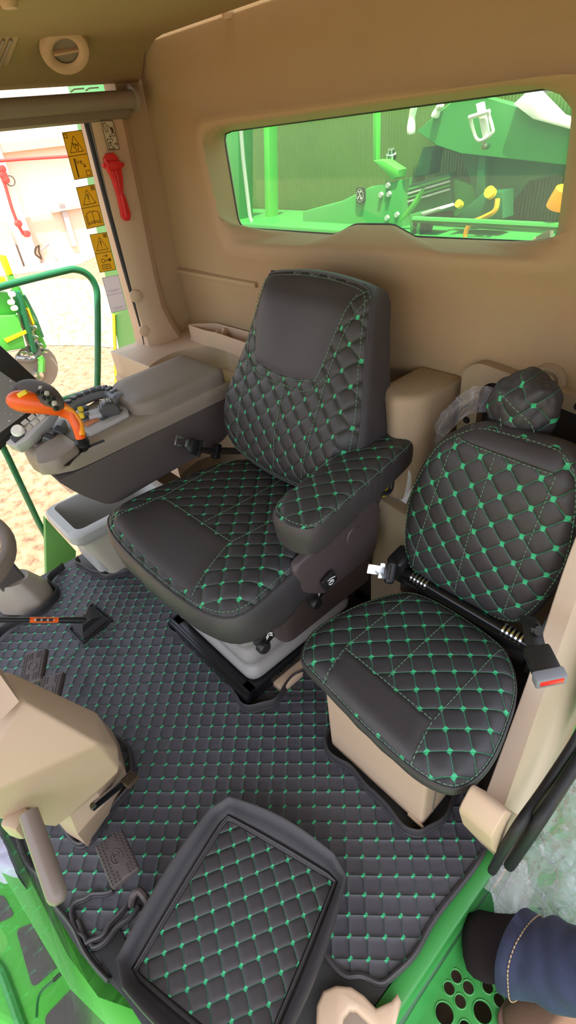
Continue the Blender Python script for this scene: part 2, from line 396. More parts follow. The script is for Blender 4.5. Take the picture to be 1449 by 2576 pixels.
def add_tube(bm, pts, r, seg=10, closed=False, caps=True, flat=1.0, up=None):
    P = [Vector(p) for p in pts]; n = len(P)
    rad = r if isinstance(r, (list, tuple)) else [r] * n
    T = []
    for i in range(n):
        if closed: t = P[(i + 1) % n] - P[i - 1]
        else: t = P[min(i + 1, n - 1)] - P[max(i - 1, 0)]
        T.append(t.normalized() if t.length > 1e-9 else Vector((0, 0, 1)))
    u = Vector(up) if up is not None else (Vector((0, 0, 1)) if abs(T[0].z) < 0.9 else Vector((1, 0, 0)))
    rings = []
    for i in range(n):
        a = (u - T[i] * u.dot(T[i]))
        if a.length < 1e-6: a = T[i].orthogonal()
        a.normalize(); b = T[i].cross(a)
        if up is None: u = a
        rings.append([bm.verts.new(P[i] + (a * math.cos(2 * PI * k / seg) * flat + b * math.sin(2 * PI * k / seg)) * rad[i]) for k in range(seg)])
    m_ = n if closed else n - 1
    for i in range(m_):
        A, B = rings[i], rings[(i + 1) % n]
        for k in range(seg): bm.faces.new((A[k], A[(k + 1) % seg], B[(k + 1) % seg], B[k]))
    if caps and not closed:
        bm.faces.new(rings[0][::-1]); bm.faces.new(rings[-1])
    return bm
def tube(pts, r, **kw):
    bm = BM(); add_tube(bm, pts, r, **kw); return bm
def add_loft(bm, rings, caps=(True, True), closed=True):
    R = [[bm.verts.new(Vector(p)) for p in ring] for ring in rings]
    n = len(R[0]); m_ = n if closed else n - 1
    for A, B in zip(R, R[1:]):
        for k in range(m_): bm.faces.new((A[k], A[(k + 1) % n], B[(k + 1) % n], B[k]))
    if caps[0]: bm.faces.new(R[0][::-1])
    if caps[1]: bm.faces.new(R[-1])
    return bm
def loft(rings, **kw):
    bm = BM(); add_loft(bm, rings, **kw); return bm
def add_lathe(bm, prof, o, axis=(0, 0, 1), seg=24):
    """profile of (radius, height) turned about axis at o"""
    ax = Vector(axis).normalized(); a = ax.orthogonal().normalized(); b = ax.cross(a); o = Vector(o)
    R = []
    for r, h in prof:
        if r < 1e-6: R.append([bm.verts.new(o + ax * h)])
        else: R.append([bm.verts.new(o + ax * h + (a * math.cos(2 * PI * k / seg) + b * math.sin(2 * PI * k / seg)) * r) for k in range(seg)])
    for A, B in zip(R, R[1:]):
        if len(A) == 1 and len(B) == 1: continue
        for k in range(seg):
            k2 = (k + 1) % seg
            if len(A) == 1: bm.faces.new((A[0], B[k2], B[k]))
            elif len(B) == 1: bm.faces.new((A[k], A[k2], B[0]))
            else: bm.faces.new((A[k], A[k2], B[k2], B[k]))
    return bm
def lathe(*a, **kw):
    bm = BM(); add_lathe(bm, *a, **kw); return bm
def add_sheet(bm, f, nu, nv, uvf=None, wrap=False):
    uvl = bm.loops.layers.uv.verify()
    g = [[bm.verts.new(Vector(f(i / nu, j / nv))) for j in range(nv + 1)] for i in range(nu + 1)]
    for i in range(nu):
        for j in range(nv):
            fc = bm.faces.new((g[i][j], g[i + 1][j], g[i + 1][j + 1], g[i][j + 1]))
            if uvf:
                for l, (a, b) in zip(fc.loops, ((i, j), (i + 1, j), (i + 1, j + 1), (i, j + 1))): l[uvl].uv = uvf(a / nu, b / nv)
    return g
def add_stitches(bm, pts, r=0.0011, seg=0.007, gap=0.004, lift=(0, 0, 0)):
    """a row of short thread stitches along a path"""
    P = [Vector(p) + Vector(lift) for p in pts]
    d = 0.0; on = True; cur = [P[0]]; left = seg
    for a, b in zip(P, P[1:]):
        L_ = (b - a).length; s = 0.0
        while L_ - s > left:
            s += left; q = a + (b - a) * (s / L_)
            if on:
                cur.append(q)
                add_tube(bm, cur, r, seg=5)
            on = not on; left = seg if on else gap; cur = [q]
        left -= (L_ - s)
        if on: cur.append(b)
    return bm
def add_quads_text(bm, P, U, V, strokes, w, n):
    """flat strokes (polylines in label coordinates) raised as thin boxes on a label at P with axes U, V"""
    n = Vector(n).normalized()
    for s in strokes:
        for a, b in zip(s, s[1:]):
            A = P + U * a[0] + V * a[1]; B = P + U * b[0] + V * b[1]
            d = (B - A)
            if d.length < 1e-7: continue
            side = d.normalized().cross(n) * (w / 2); e = d.normalized() * (w / 2)
            q = [A - e - side, B + e - side, B + e + side, A - e + side]
            bm.faces.new([bm.verts.new(x + n * 0.0006) for x in q])
    return bm
def clip_grid(poly, step, zf, cell_uv=True, holes=()):
    """flat polygon cut into a fine grid, height zf(x, y), UV = x, y in metres"""
    bm = BM(); uvl = bm.loops.layers.uv.verify()
    bm.faces.new([bm.verts.new((p[0], p[1], 0)) for p in poly])
    xs = [p[0] for p in poly]; ys = [p[1] for p in poly]
    for k, (lo, hi) in ((0, (min(xs), max(xs))), (1, (min(ys), max(ys)))):
        n = int((hi - lo) / step)
        for i in range(1, n + 1):
            co = Vector((0, 0, 0)); no = Vector((0, 0, 0)); co[k] = lo + i * step; no[k] = 1
            bmesh.ops.bisect_plane(bm, geom=bm.verts[:] + bm.edges[:] + bm.faces[:], dist=1e-6, plane_co=co, plane_no=no)
    for h in holes:
        kill = []
        for f in bm.faces:
            c = f.calc_center_median()
            if inside(h, c.x, c.y): kill.append(f)
        bmesh.ops.delete(bm, geom=kill, context='FACES')
    for f in bm.faces:
        for l in f.loops: l[uvl].uv = (l.vert.co.x, l.vert.co.y)
    for v in bm.verts: v.co.z = zf(v.co.x, v.co.y)
    return bm
def inside(poly, x, y):
    c = False; n = len(poly); j = n - 1
    for i in range(n):
        xi, yi = poly[i][0], poly[i][1]; xj, yj = poly[j][0], poly[j][1]
        if (yi > y) != (yj > y) and x < (xj - xi) * (y - yi) / (yj - yi) + xi: c = not c
        j = i
    return c
def V(*a): return Vector(a)
# ------------------------------------------------------------------ padded cushions
class Pad:
    """a stuffed, covered pad: star-shaped outline in local (u, v), height w, placed by frame (O, U, V, W)"""
    def __init__(s, ctrl, O, U, Vv, W, w0, dome, edge, bump=None, n=96, centre=None):
        s.loop = [Vector((p[0], p[1])) for p in catmull([(a, b, 0) for a, b in ctrl], 10, True)]
        s.loop = [Vector((p.x, p.y)) for p in s.loop]
        s.c = Vector(centre) if centre else sum(s.loop, Vector((0, 0))) / len(s.loop)
        s.O, s.U, s.V, s.W = Vector(O), Vector(U).normalized(), Vector(Vv).normalized(), Vector(W).normalized()
        s.w0, s.dome, s.edge, s.bump = w0, dome, edge, bump
        ang = sorted((math.atan2(p.y - s.c.y, p.x - s.c.x), (p - s.c).length) for p in s.loop)
        s.tab = ang
        s.ring = []
        for k in range(n):
            a = -PI + 2 * PI * k / n; r = s.R(a); s.ring.append(s.c + Vector((math.cos(a), math.sin(a))) * r)
    def R(s, a):
        t = s.tab; n = len(t)
        import bisect
        i = bisect.bisect(t, (a, 0))
        a0, r0 = t[i - 1]; a1, r1 = t[i % n]
        if i == 0: a0 -= 2 * PI
        if i == n: a1 += 2 * PI
        f = (a - a0) / (a1 - a0) if a1 > a0 else 0
        return r0 + (r1 - r0) * f
    def h(s, u, v):
        d = Vector((u, v)) - s.c
        t = min(1.0, d.length / s.R(math.atan2(d.y, d.x))) if d.length > 1e-9 else 0
        w = s.w0 + s.dome * (1 - t * t) - s.edge * max(0, (t - 0.82) / 0.18) ** 2
        if s.bump: w += s.bump(u, v) * (1 - max(0, (t - 0.85) / 0.15))
        return w
    def P(s, u, v, w): return s.O + s.U * u + s.V * v + s.W * w
    def S(s, u, v, lift=0.0): return s.P(u, v, s.h(u, v) + lift)
    def top(s):
        bm = BM(); uvl = bm.loops.layers.uv.verify()
        ts = [1, .985, .96, .92, .87, .8, .7, .58, .45, .3, .15]
        rings = []
        for t in ts:
            row = []
            for q in s.ring:
                p = s.c + (q - s.c) * t; row.append((bm.verts.new(s.S(p.x, p.y)), (p.x, p.y)))
            rings.append(row)
        cv = (bm.verts.new(s.S(s.c.x, s.c.y)), tuple(s.c))
        n = len(s.ring)
        def face(items):
            f = bm.faces.new([i[0] for i in items])
            for l, i in zip(f.loops, items): l[uvl].uv = i[1]
        for A, B in zip(rings, rings[1:]):
            for k in range(n): face((A[k], A[(k + 1) % n], B[(k + 1) % n], B[k]))
        for k in range(n): face((rings[-1][k], rings[-1][(k + 1) % n], cv))
        return bm
    def skirt(s, prof, wav=0.0):
        """prof: list of (outset, drop below the seam)"""
        rings = []; n = len(s.ring)
        for i, (o, d) in enumerate(prof):
            row = []
            for k, q in enumerate(s.ring):
                dr = (q - s.c).normalized(); p = q + dr * (o + (wav * math.sin(k * 0.9 + 2 * math.sin(k * 0.23)) * (i / len(prof)) if wav else 0))
                e = s.h(q.x, q.y)
                dd = d(q) if callable(d) else d
                row.append(s.P(p.x, p.y, e - dd))
            rings.append(row)
        return loft(rings, caps=(False, False))
    def piping(s, r=0.003, drop=0.0):
        return tube([s.S(q.x, q.y, -drop) for q in s.ring], r, closed=True, seg=6)
    def stitch_ring(s, scale=0.975, lift=0.0015):
        pts = []
        for q in s.ring + s.ring[:1]:
            p = s.c + (q - s.c) * scale; pts.append(s.S(p.x, p.y, lift))
        bm = BM(); add_stitches(bm, pts); return bm
    def patch(s, quad, lift=0.004, nu=24, nv=16):
        """smooth panel following the surface: quad(a, b) -> (u, v)"""
        bm = BM()
        def f(a, b):
            u, v = quad(a, b); e = min(a, 1 - a, b, 1 - b)
            return s.S(u, v, lift * min(1, e * 12) - 0.001)
        add_sheet(bm, f, nu, nv, lambda a, b: quad(a, b)); return bm
    def line(s, pts, lift=0.002, n=8):
        q = catmull([(a, b, 0) for a, b in pts], n); bm = BM()
        add_stitches(bm, [s.S(p.x, p.y, lift) for p in q]); return bm
def bilin(a, b, p00, p10, p11, p01):
    return tuple((1 - a) * (1 - b) * p00[i] + a * (1 - b) * p10[i] + a * b * p11[i] + (1 - a) * b * p01[i] for i in (0, 1))

# ------------------------------------------------------------------ SETTING
FX0, FX1, FYR = -2.05, -0.16, 1.20      # right glass, left sill, rear wall
bm = BM(); add_prism(bm, [(-2.10, -0.28), (-0.72, -0.24), (-0.60, -0.22), (-0.26, 0.0), (-0.172, 0.10), (-0.172, 1.30), (-2.10, 1.30)], 'z', -0.06, -0.012)
struct('floor', bm, plain('steel_floor', (0.05, 0.05, 0.05), 0.6))

# rear wall: pressed panel with the window recess in it
NW = 128
def loop_of(poly, r, n=NW):
    pl = rounded(poly, r, 8); P = [Vector((a, b, 0)) for a, b in pl]; tot = sum((P[i] - P[i - 1]).length for i in range(len(P)))
    c = sum(P, Vector()) / len(P); out = []
    for k in range(n):
        a = -PI + 2 * PI * k / n; d = Vector((math.cos(a), math.sin(a) * 0.35, 0)).normalized(); best = None
        for i in range(len(P)):
            p, q = P[i - 1], P[i]; e = q - p; den = d.x * e.y - d.y * e.x
            if abs(den) < 1e-12: continue
            t = ((p.x - c.x) * e.y - (p.y - c.y) * e.x) / den; s_ = ((p.x - c.x) * d.y - (p.y - c.y) * d.x) / den
            if t > 0 and -1e-9 <= s_ <= 1 + 1e-9 and (best is None or t < best): best = t
        out.append((c + d * best))
    return out
G0 = [(p.x, p.z) for p in (ony(553, 333, 1.265), ony(1444, 213, 1.265), ony(1395, 615, 1.265), ony(1030, 598, 1.265), ony(985, 567, 1.265), ony(885, 566, 1.265), ony(840, 592, 1.265), ony(595, 575, 1.265))]
glass_loop = loop_of(G0, [.03, .03, .035, .02, .02, .02, .02, .04])
O0 = [(p.x, p.z) for p in (ony(505, 318, 1.20), ony(1500, 180, 1.20), ony(1432, 655, 1.20), ony(570, 612, 1.20))]
rim_loop = loop_of(O0, .05)
O1 = [(p.x, p.z) for p in (ony(480, 296, 1.205), ony(1560, 155, 1.205), ony(1470, 700, 1.205), ony(560, 650, 1.205))]
rim2_loop = loop_of(O1, .08)
wall_loop = loop_of([(-2.10, 1.78), (-0.08, 1.78), (-0.08, 0.93), (-2.10, 0.80)], 0.0)
def lerp_loop(A, B, t): return [a.lerp(b, t) for a, b in zip(A, B)]
def ring_at(lp, y): return [Vector((p.x, y(p) if callable(y) else y, p.y)) for p in lp]
bulge = lambda p: 1.215 - 0.02 * math.sin(max(0, min(1, (p.x + 2.1) / 2)) * PI)
bm = loft([ring_at(wall_loop, 1.225), ring_at(lerp_loop(wall_loop, rim2_loop, .5), 1.222), ring_at(lerp_loop(wall_loop, rim2_loop, .85), 1.215), ring_at(rim2_loop, 1.197),
           ring_at(lerp_loop(rim2_loop, rim_loop, .6), 1.190), ring_at(rim_loop, 1.192), ring_at(lerp_loop(rim_loop, glass_loop, .25), 1.202), ring_at(lerp_loop(rim_loop, glass_loop, .75), 1.250), ring_at(lerp_loop(rim_loop, glass_loop, .97), 1.268), ring_at(glass_loop, 1.285)], caps=(False, False))
wall_rear = struct('wall_rear', bm, 'wall', angle=60)
# lower part of the rear wall
bm = BM(); add_prism(bm, [(1.225, 0.95), (1.235, 0.86), (1.235, -0.02), (1.30, -0.02), (1.30, 0.95)], 'x', -2.10, -0.08)
struct('wall_rear_lower', bm, 'tan_wall')
bm = BM(); add_prism(bm, [(1.226, 1.06), (1.205, 1.052), (1.205, 1.040), (1.226, 1.032)], 'x', -2.08, -1.55, 0.004)
struct('trim_1', bm, 'wall')
win = struct('window_1', loft([ring_at(glass_loop, 1.276), ring_at(glass_loop, 1.280)]), 'glass_rear')
make('window_gasket', tube([Vector((p.x, 1.279, p.y)) for p in glass_loop], 0.003, closed=True, seg=6), 'rubber', win)

# ceiling: cloth headliner with the right-hand roof console and its lip
bm = BM(); add_prism(bm, [(-2.04, 1.745), (-0.02, 1.745), (0.55, 1.69), (0.55, 1.84), (-2.2, 1.84), (-2.2, 1.745)], 'y', -0.85, 1.205, 0.006)  # wide unseen overhang past the door is added to block the sun
ceil = struct('ceiling', bm, 'head')
bm = BM(); add_prism(bm, [(-1.80, 1.752), (-1.90, 1.742), (-1.985, 1.715), (-2.03, 1.662), (-2.06, 1.652), (-2.2, 1.70), (-2.2, 1.76)], 'y', -0.75, 1.212, 0.005)
make('roof_console', bm, 'head', ceil)
# little round clip at the rear of the headliner, and one by the console
for px, py in ((575, 38), (22, 8)):
    p = onz(px, py, 1.742); make('clip', lathe([(0, -.010), (.014, -.008), (.018, 0), (.018, .004)], p), 'beige', ceil)
# cover strips beneath the console: roller blind and window header
blind = thing('roller_blind', 'rolled up beige blind tube above the side window', 'blind', (-2.03, .4, 1.6))
make('tube', tube([(-2.02, -.30, 1.606), (-2.02, 1.155, 1.606)], .026, seg=18), 'taupe', blind)
bm = BM(); add_lathe(bm, [(0, 0), (.034, 0), (.036, .004), (.036, .012), (0, .012)], (-2.02, 1.15, 1.606), (0, 1, 0)); add_box(bm, (-2.035, 1.156, 1.632), (.03, .01, .03), bev=.003)
make('end_bracket', bm, 'taupe', blind)
for y0 in (.93, .98): make('wire_clip', tube([(-2.0, y0, 1.634), (-1.99, y0 + .01, 1.639), (-1.985, y0 + .04, 1.639)], .002, seg=5), 'grey_light', blind)
bm = BM(); add_prism(bm, [(-2.10, 1.556), (-2.035, 1.554), (-2.022, 1.561), (-2.025, 1.583), (-2.10, 1.586)], 'y', -.30, 1.135, 0.004)
struct('trim_2', bm, 'taupe')
# air vents in the console
def vent(px, py, label, closed=0.35):
    c = Vector((-1.893, .898, 1.720)); nrm = Vector((.66, -.18, -.73)).normalized()
    v = thing('air_vent', label, 'vent', c)
    make('bezel', lathe([(.036, .004), (.040, .010), (.052, .014), (.064, .010), (.068, .002), (.070, -.006)], c, nrm, 36), 'beige', v)
    make('bowl', lathe([(.040, .008), (.036, -.012), (.022, -.022), (0, -.024)], c, nrm, 36), 'taupe', v)
    a = nrm.orthogonal().normalized(); R = axes(Vector((0.2, 1, .1)), nrm)
    bm = BM(); add_box(bm, c + nrm * .001, (.074, .006, .020), R, .002)
    make('blade', bm, 'beige', v)
    bm = BM(); add_lathe(bm, [(0, 0), (.036, 0), (.036, .002), (0, .002)], c - nrm * .004, nrm, 30); make('flap', bm, 'taupe', v)
vent(160, 106, 'round swivel air vent in the roof console nearest the rear wall')
c = Vector((-1.935, .70, 1.731)); nrm = Vector((.30, 0, -.95)).normalized()
g = thing('speaker_grille', 'ribbed grille panel in the roof console, cut off by the photo edge', 'grille', c); R = axes((0, 1, 0), nrm)
make('bezel', boxes(c + nrm * .003, (.13, .17, .012), R, .006, 3), 'beige', g)
for k in range(5): make('rib', tube([c + R @ Vector((-.045 + .02 * k, -.07, .012)), c + R @ Vector((-.040 + .02 * k, .07, .012))], .0045, seg=6), 'taupe', g)

# right rear post (between side glass and rear wall)
def post_ring(z, y0, y1, x0=-2.035, x1=-2.13):
    return [Vector((x1, y0, z)), Vector((x0 - .012, y0, z)), Vector((x0, y0 + .02, z)), Vector((x0 + .006, y0 + .05, z)), Vector((x0 + .002, y1 - .03, z)), Vector((x0 - .02, y1, z)), Vector((x1, y1 + .03, z))]
bm = loft([post_ring(1.60, .995, 1.135), post_ring(1.3, .985, 1.125), post_ring(1.06, .985, 1.115), post_ring(.93, .985, 1.115, -2.03), post_ring(.86, .985, 1.13, -2.015), post_ring(.80, .98, 1.15, -2.0), post_ring(.60, .97, 1.16, -2.0)])
rp = struct('trim_3', bm, 'beige', angle=25)
for px, py in ((345, 745), (368, 832)):
    c = onx(px - 4, py, -2.035); make('clip', lathe([(0, .016), (.012, .016), (.022, .010), (.024, 0)], c, (1, -.35, .05), 20), 'beige', rp)
# right wall skin behind the post and beneath the ledge
bm = BM(); add_prism(bm, [(1.12, -.02), (1.24, -.02), (1.24, 1.78), (1.12, 1.78)], 'x', -2.14, -2.06)
struct('wall_right', bm, 'wall')
bm = BM(); add_prism(bm, [(.82, -.02), (1.22, -.02), (1.22, .72), (.99, .72), (.93, .645), (.87, .58)], 'x', -2.09, -2.068)
struct('wall_right_lower', bm, 'tan_wall')
# side glass with its seal
gl = [(-.35, .0), (.80, .0), (.86, .58), (.93, .66), (.985, .74), (1.0, .85), (1.005, 1.58), (-.35, 1.58)]
bm = BM(); add_prism(bm, gl, 'x', -2.066, -2.060)
w2 = struct('window_2', bm, 'glass')
pts = [Vector((-2.058, y, z)) for y, z in [(.80, .0), (.83, .3), (.86, .58), (.92, .655), (.975, .74), (.992, .85), (.985, 1.1), (.982, 1.35), (.985, 1.585)]]
make('window_seal', tube(catmull(pts, 6), .011, seg=8), 'rubber', w2)
make('seal_bead', tube(catmull([p + Vector((.008, .004, 0)) for p in pts], 6), .0035, seg=6), 'grey', w2)

# curved ledge in the right rear corner
top_edge = [onz(x, y, .805) for x, y in ((376, 926), (392, 911), (442, 886), (500, 874), (560, 868), (620, 866))]
top_edge = [Vector((p.x, min(p.y, 1.17), .805)) for p in top_edge]
te = catmull(top_edge + [Vector((-1.25, 1.175, .805))], 6)
def ledge(z1, z0, dy):
    """shelf plate following the curved front edge"""
    A = [p + Vector((dy * .6, -dy, 0)) for p in te]
    poly = [(p.x, p.y) for p in A] + [(-1.25, 1.235), (-2.12, 1.235), (-2.12, A[0].y)]
    bm = BM(); add_prism(bm, poly, 'z', z0, z1, .004); return bm
struct('trim_4', ledge(.808, .70, 0), 'beige_light')
struct('trim_5', ledge(.705, .66, .012), 'beige')
struct('trim_6', ledge(.665, .30, -.012), 'beige')
bm = BM(); add_prism(bm, rounded([(.80, .60), (1.0, .60), (1.0, .80), (.955, .80)], .012), 'x', -2.05, -1.985, .006)
struct('trim_7', bm, 'beige_light')

# left rear post, its foot and the door seal
pA = [onx(1470, 1330, -.245), onx(1425, 1450, -.24), onx(1335, 1720, -.222), onx(1232, 2005, -.170)]
pB = [onx(1570, 1380, -.245), onx(1510, 1560, -.24), onx(1410, 1800, -.222), onx(1294, 2035, -.170)]
def pr(a, b): 
    d = (b - a); n_ = Vector((1, 0, 0)) * .03
    return [a + n_ * -.3, a + n_, a + n_ * 1.6 + d * .12, b + n_ * 1.8 - d * .1, b + n_, b - n_ * .1, b - n_ * .25, a - n_ * .25]
bm = loft([pr(a + (a - b) * 0 , b) for a, b in zip(catmull(pA, 5), catmull(pB, 5))])
lp = struct('trim_8', bm, 'beige_light', angle=50)
top = catmull(pA, 5)[0]
bm = BM(); add_prism(bm, [(top.y - .02, top.z - .02), (top.y + .16, top.z + .0), (1.26, 1.76), (1.06, 1.76)], 'x', -.24, -.15, .01)
make('upper_post', bm, 'beige_light', lp)
f0 = [onx(1218, 1995, -.16), onx(1292, 2032, -.16), onx(1262, 2105, -.16), onx(1240, 2150, -.16), onx(1190, 2095, -.16), onx(1182, 2062, -.16)]
bm = BM(); add_prism(bm, rounded([(p.y, p.z) for p in f0], .02), 'x', -.185, -.118, .01, 3)
make('post_foot', bm, 'beige', lp)
bm = BM()
sl = [onx(1505, 1740, -.10), onx(1455, 1850, -.10), onx(1372, 1980, -.10), onx(1296, 2090, -.10), onx(1238, 2190, -.12), onx(1150, 2290, -.10), onx(1050, 2440, -.10), onx(965, 2560, -.10)]
make('outer_seal', tube(catmull([p + Vector((.022, .030, .012)) for p in sl[:5]], 6), .012, seg=10), 'rubber', lp)
make('door_seal', tube(catmull(sl[:5], 6), .010, seg=10), 'rubber', lp)
bm = BM(); add_box(bm, (-.150, .36, -.052), (.042, .74, .09), bev=.006)
struct('trim_9', bm, 'green')

# storage cabinet left of the seat, against the rear wall
cab = thing('rear_cabinet', 'tan moulded cabinet against the rear wall beside the operator seat', 'cabinet', (-.86, 1.12, 0))
poly = rounded([(-.86, 1.23), (-.86, 1.05), (-.775, 1.00), (-.715, 1.06), (-.715, 1.23)], [0, .02, .03, .03, 0])
PZ = ony(1000, 1296, .965).z
add = BM(); add_prism(add, poly, 'z', PZ, .905, .022, 3); make('body', add, 'tan_wall', cab)
add = BM(); add_prism(add, [(-.85, 1.23), (-.85, 1.0), (-.68, .975), (-.64, 1.05), (-.64, 1.23)], 'z', -.012, PZ, .012, 2); make('plinth', add, 'tan_wall', cab)
# recess frame with a dark opening behind the folding seat
fr = thing('recess_frame', 'tan flanged frame around the dark recess behind the folding seat', 'frame', (-.43, 1.21, .6))
outer = rounded([(-.70, .935), (-.66, .965), (-.30, .925), (-.22, .86), (-.22, .45), (-.70, .45)], .02, 4); inner = rounded([(-.645, .900), (-.615, .925), (-.34, .89), (-.29, .84), (-.29, .50), (-.645, .50)], .02, 4)
bm = loft([[Vector((a, 1.228, b)) for a, b in outer], [Vector((a, 1.196, b)) for a, b in outer], [Vector((a, 1.190, b)) for a, b in outer], [Vector((a, 1.190, b)) for a, b in inner], [Vector((a, 1.222, b)) for a, b in inner]], caps=(False, False))
make('flange', bm, 'tan_wall', fr)
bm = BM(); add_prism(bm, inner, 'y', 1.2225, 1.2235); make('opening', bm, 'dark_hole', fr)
for x, z in ((-.672, .80), (-.672, .60), (-.58, .932), (-.40, .917), (-.27, .77)):
    make('screw', lathe([(0, .006), (.007, .006), (.010, .002), (.010, -.004)], (x, 1.190, z), (0, -1, 0), 14), 'dark_hole', fr)
p = ony(1380, 957, 1.222)
wr = thing('wall_plug', 'round tan plug in the rear wall above the folding seat', 'plug', p)
make('ring', lathe([(.0, .002), (.024, .002), (.028, .012), (.036, .012), (.042, 0)], p, (0, -1, 0), 30), 'tan_wall', wr)
make('button', lathe([(0, .010), (.018, .009), (.022, .001)], p, (0, -1, 0), 24), 'tan_wall', wr)
# ------------------------------------------------------------------ OPERATOR SEAT
SX = -1.08
Q_CUSH = quilt('quilted_cushion', .047, offset=(-.885 - SX, .545), rot=PI / 4, line=.018, dot=(.20, .12), depth=.006, line_mix=.22)
Q_BACK = quilt('quilted_backrest', .0465, offset=(-.041, .25), rot=PI / 4, line=.016, dot=(.17, .10), depth=.006, line_mix=.16, base=(.042, .039, .039), rough=.46)
Q_ARM = quilt('quilted_armrest', .044, offset=(0.01, .02), rot=PI / 4, line=.018, dot=(.20, .12), depth=.005, line_mix=.35)
seat = thing('operator_seat', 'black quilted operator seat with green stitching on a grey bellows base', 'seat', (SX, .70, 0))
ctrl = [(-.16, .358), (.0, .352), (.16, .358), (.255, .374), (.305, .402), (.322, .45), (.312, .55), (.295, .68), (.275, .80), (.22, .89), (.1, .93), (-.1, .93), (-.22, .89), (-.275, .80), (-.300, .68), (-.318, .55), (-.322, .45), (-.305, .402), (-.255, .374)]
def seatbump(u, v):
    side = max(0, abs(u) - .17) / .14
    return .016 * min(1, side) ** 2 - .012 * math.exp(-(u / .16) ** 2 - ((v - .72) / .18) ** 2) - .03 * max(0, (.47 - v) / .12) ** 2 * .6
cush = Pad(ctrl, (SX, 0, .60), (1, 0, 0), (0, 1, 0), (0, 0, 1), 0.0, .02, .022, seatbump, centre=(0, .62))
ct = make('cushion', cush.top(), Q_CUSH, seat)
def drop(q):
    return .10 + (.055 if q.x > .15 else 0) * max(0, min(1, (q.y - .36) / .2)) - .02 * max(0, min(1, (q.y - .6) / .2))
make('cushion_skirt', cush.skirt([(0, 0.0), (.008, .012), (.012, .04), (.008, lambda q: drop(q) * .7), (-.012, drop), (-.05, lambda q: drop(q) + .01)], .004), 'leather', ct)
make('piping', cush.piping(.003), 'leather', ct)
make('seam_stitching', cush.stitch_ring(.972), 'stitch', ct)
fp = lambda a, b: bilin(a, b, (-.215 - .03 * 0, .385), (.19, .378), (.125, .553), (-.215, .545))
def fpq(a, b):
    u, v = fp(a, b); return (u + (.012 * math.sin(PI * b)) * (2 * a - 1) * 0 - (.045 * (1 - b) ** 2 if a < .5 else 0) * (1 - 2 * a), v - .012 * math.sin(PI * a) * (1 - b))
pn = make('front_panel', cush.patch(fpq, .004), 'leather', ct)
bm = BM()
for pts in ([fpq(a / 12, 1.0) for a in range(13)], [fpq(1.0, b / 8) for b in range(9)], [fpq(0.0, b / 8) for b in range(9)]):
    add_stitches(bm, [cush.S(u, v, .004) for u, v in pts])
for pts in ([(-.005, .56), (-.005, .70), (-.01, .90)], [(.125, .555), (.135, .70), (.14, .86)], [(-.215, .55), (-.225, .70), (-.23, .86)]):
    q = catmull([(a, b, 0) for a, b in pts], 10); add_stitches(bm, [cush.S(p.x, p.y, .0015) for p in q])
make('stitched_seams', bm, 'stitch', ct)

# backrest
tilt = math.radians(23)
Bv = Vector((0, math.sin(tilt), math.cos(tilt))); Bw = Vector((0, -math.cos(tilt), math.sin(tilt)))
ctrl = [(-.13, .0), (.0, -.01), (.13, .0), (.225, .025), (.262, .08), (.272, .16), (.258, .26), (.232, .36), (.212, .46), (.200, .525), (.180, .552), (.09, .566), (0, .570), (-.09, .566), (-.180, .552), (-.200, .525), (-.212, .46), (-.232, .36), (-.258, .26), (-.272, .16), (-.262, .08), (-.225, .025)]
def backbump(u, v):
    s_ = max(0, abs(u) - .13) / .12
    low = max(0, 1 - v / .40)
    return .030 * min(1, s_) ** 2 * min(1, low * 1.6) - .010 * math.exp(-(u / .12) ** 2) + .012 * math.exp(-((v - .13) / .1) ** 2) * math.exp(-(u / .16) ** 2) - .035 * max(0, (v - .47) / .10) ** 2
back = Pad(ctrl, (SX, .825, .645), (1, 0, 0), Bv, Bw, .02, .02, .028, backbump, centre=(0, .27))
bt = make('backrest', back.top(), Q_BACK, seat)
def bd(q): return .115 - .045 * max(0, (q.y - .3) / .27)
make('backrest_side', back.skirt([(0, 0), (.007, .010), (.010, .03), (.006, bd), (-.02, lambda q: bd(q) + .016), (-.12, lambda q: bd(q) + .022)], .002), 'leather', bt)
bm = loft([[back.P(q.x * k, .27 + (q.y - .27) * k, -.10 + .045 * max(0, (q.y - .3) / .27)) for q in back.ring] for k in (.9, .5)], caps=(False, True))
make('backrest_rear', bm, 'seat_shell', bt)
make('piping', back.piping(.003), 'leather', bt)
make('seam_stitching', back.stitch_ring(.965), 'stitch', bt)
def hpq(a, b):
    lo = (-.142, .135); hi = (-.186, .176)
    t = b; L_ = lo[0] + (hi[0] - lo[0]) * t ** .8 - .012 * math.sin(PI * t); R_ = lo[1] - .02 + (hi[1] - lo[1] + .02) * t ** .8 - .004 * math.sin(PI * t)
    v = .305 + .258 * t; v -= (.018 * math.sin(PI * a)) * (1 - t); v -= .004 * (2 * a - 1) ** 2 * t
    return (L_ + (R_ - L_) * a, v)
hp = make('headrest_panel', back.patch(hpq, .005, 24, 22), 'leather', bt)
bm = BM()
for pts in ([hpq(a / 16, 0) for a in range(17)], [hpq(0, b / 12) for b in range(12)], [hpq(1, b / 12) for b in range(12)]):
    add_stitches(bm, [back.S(u, v, .006) for u, v in pts])
for pts in ([(0, .27), (.005, .15), (.01, .02)], [(.198, .535), (.165, .42), (.148, .30), (.14, .15), (.13, .03)], [(-.215, .42), (-.178, .30), (-.168, .15), (-.16, .03)], [(-.20, .33), (-.12, .275), (0, .268), (.09, .272), (.15, .33)]):
    q = catmull([(a, b, 0) for a, b in pts], 10); add_stitches(bm, [back.S(p.x, p.y, .0015) for p in q])
make('stitched_seams', bm, 'stitch', bt)

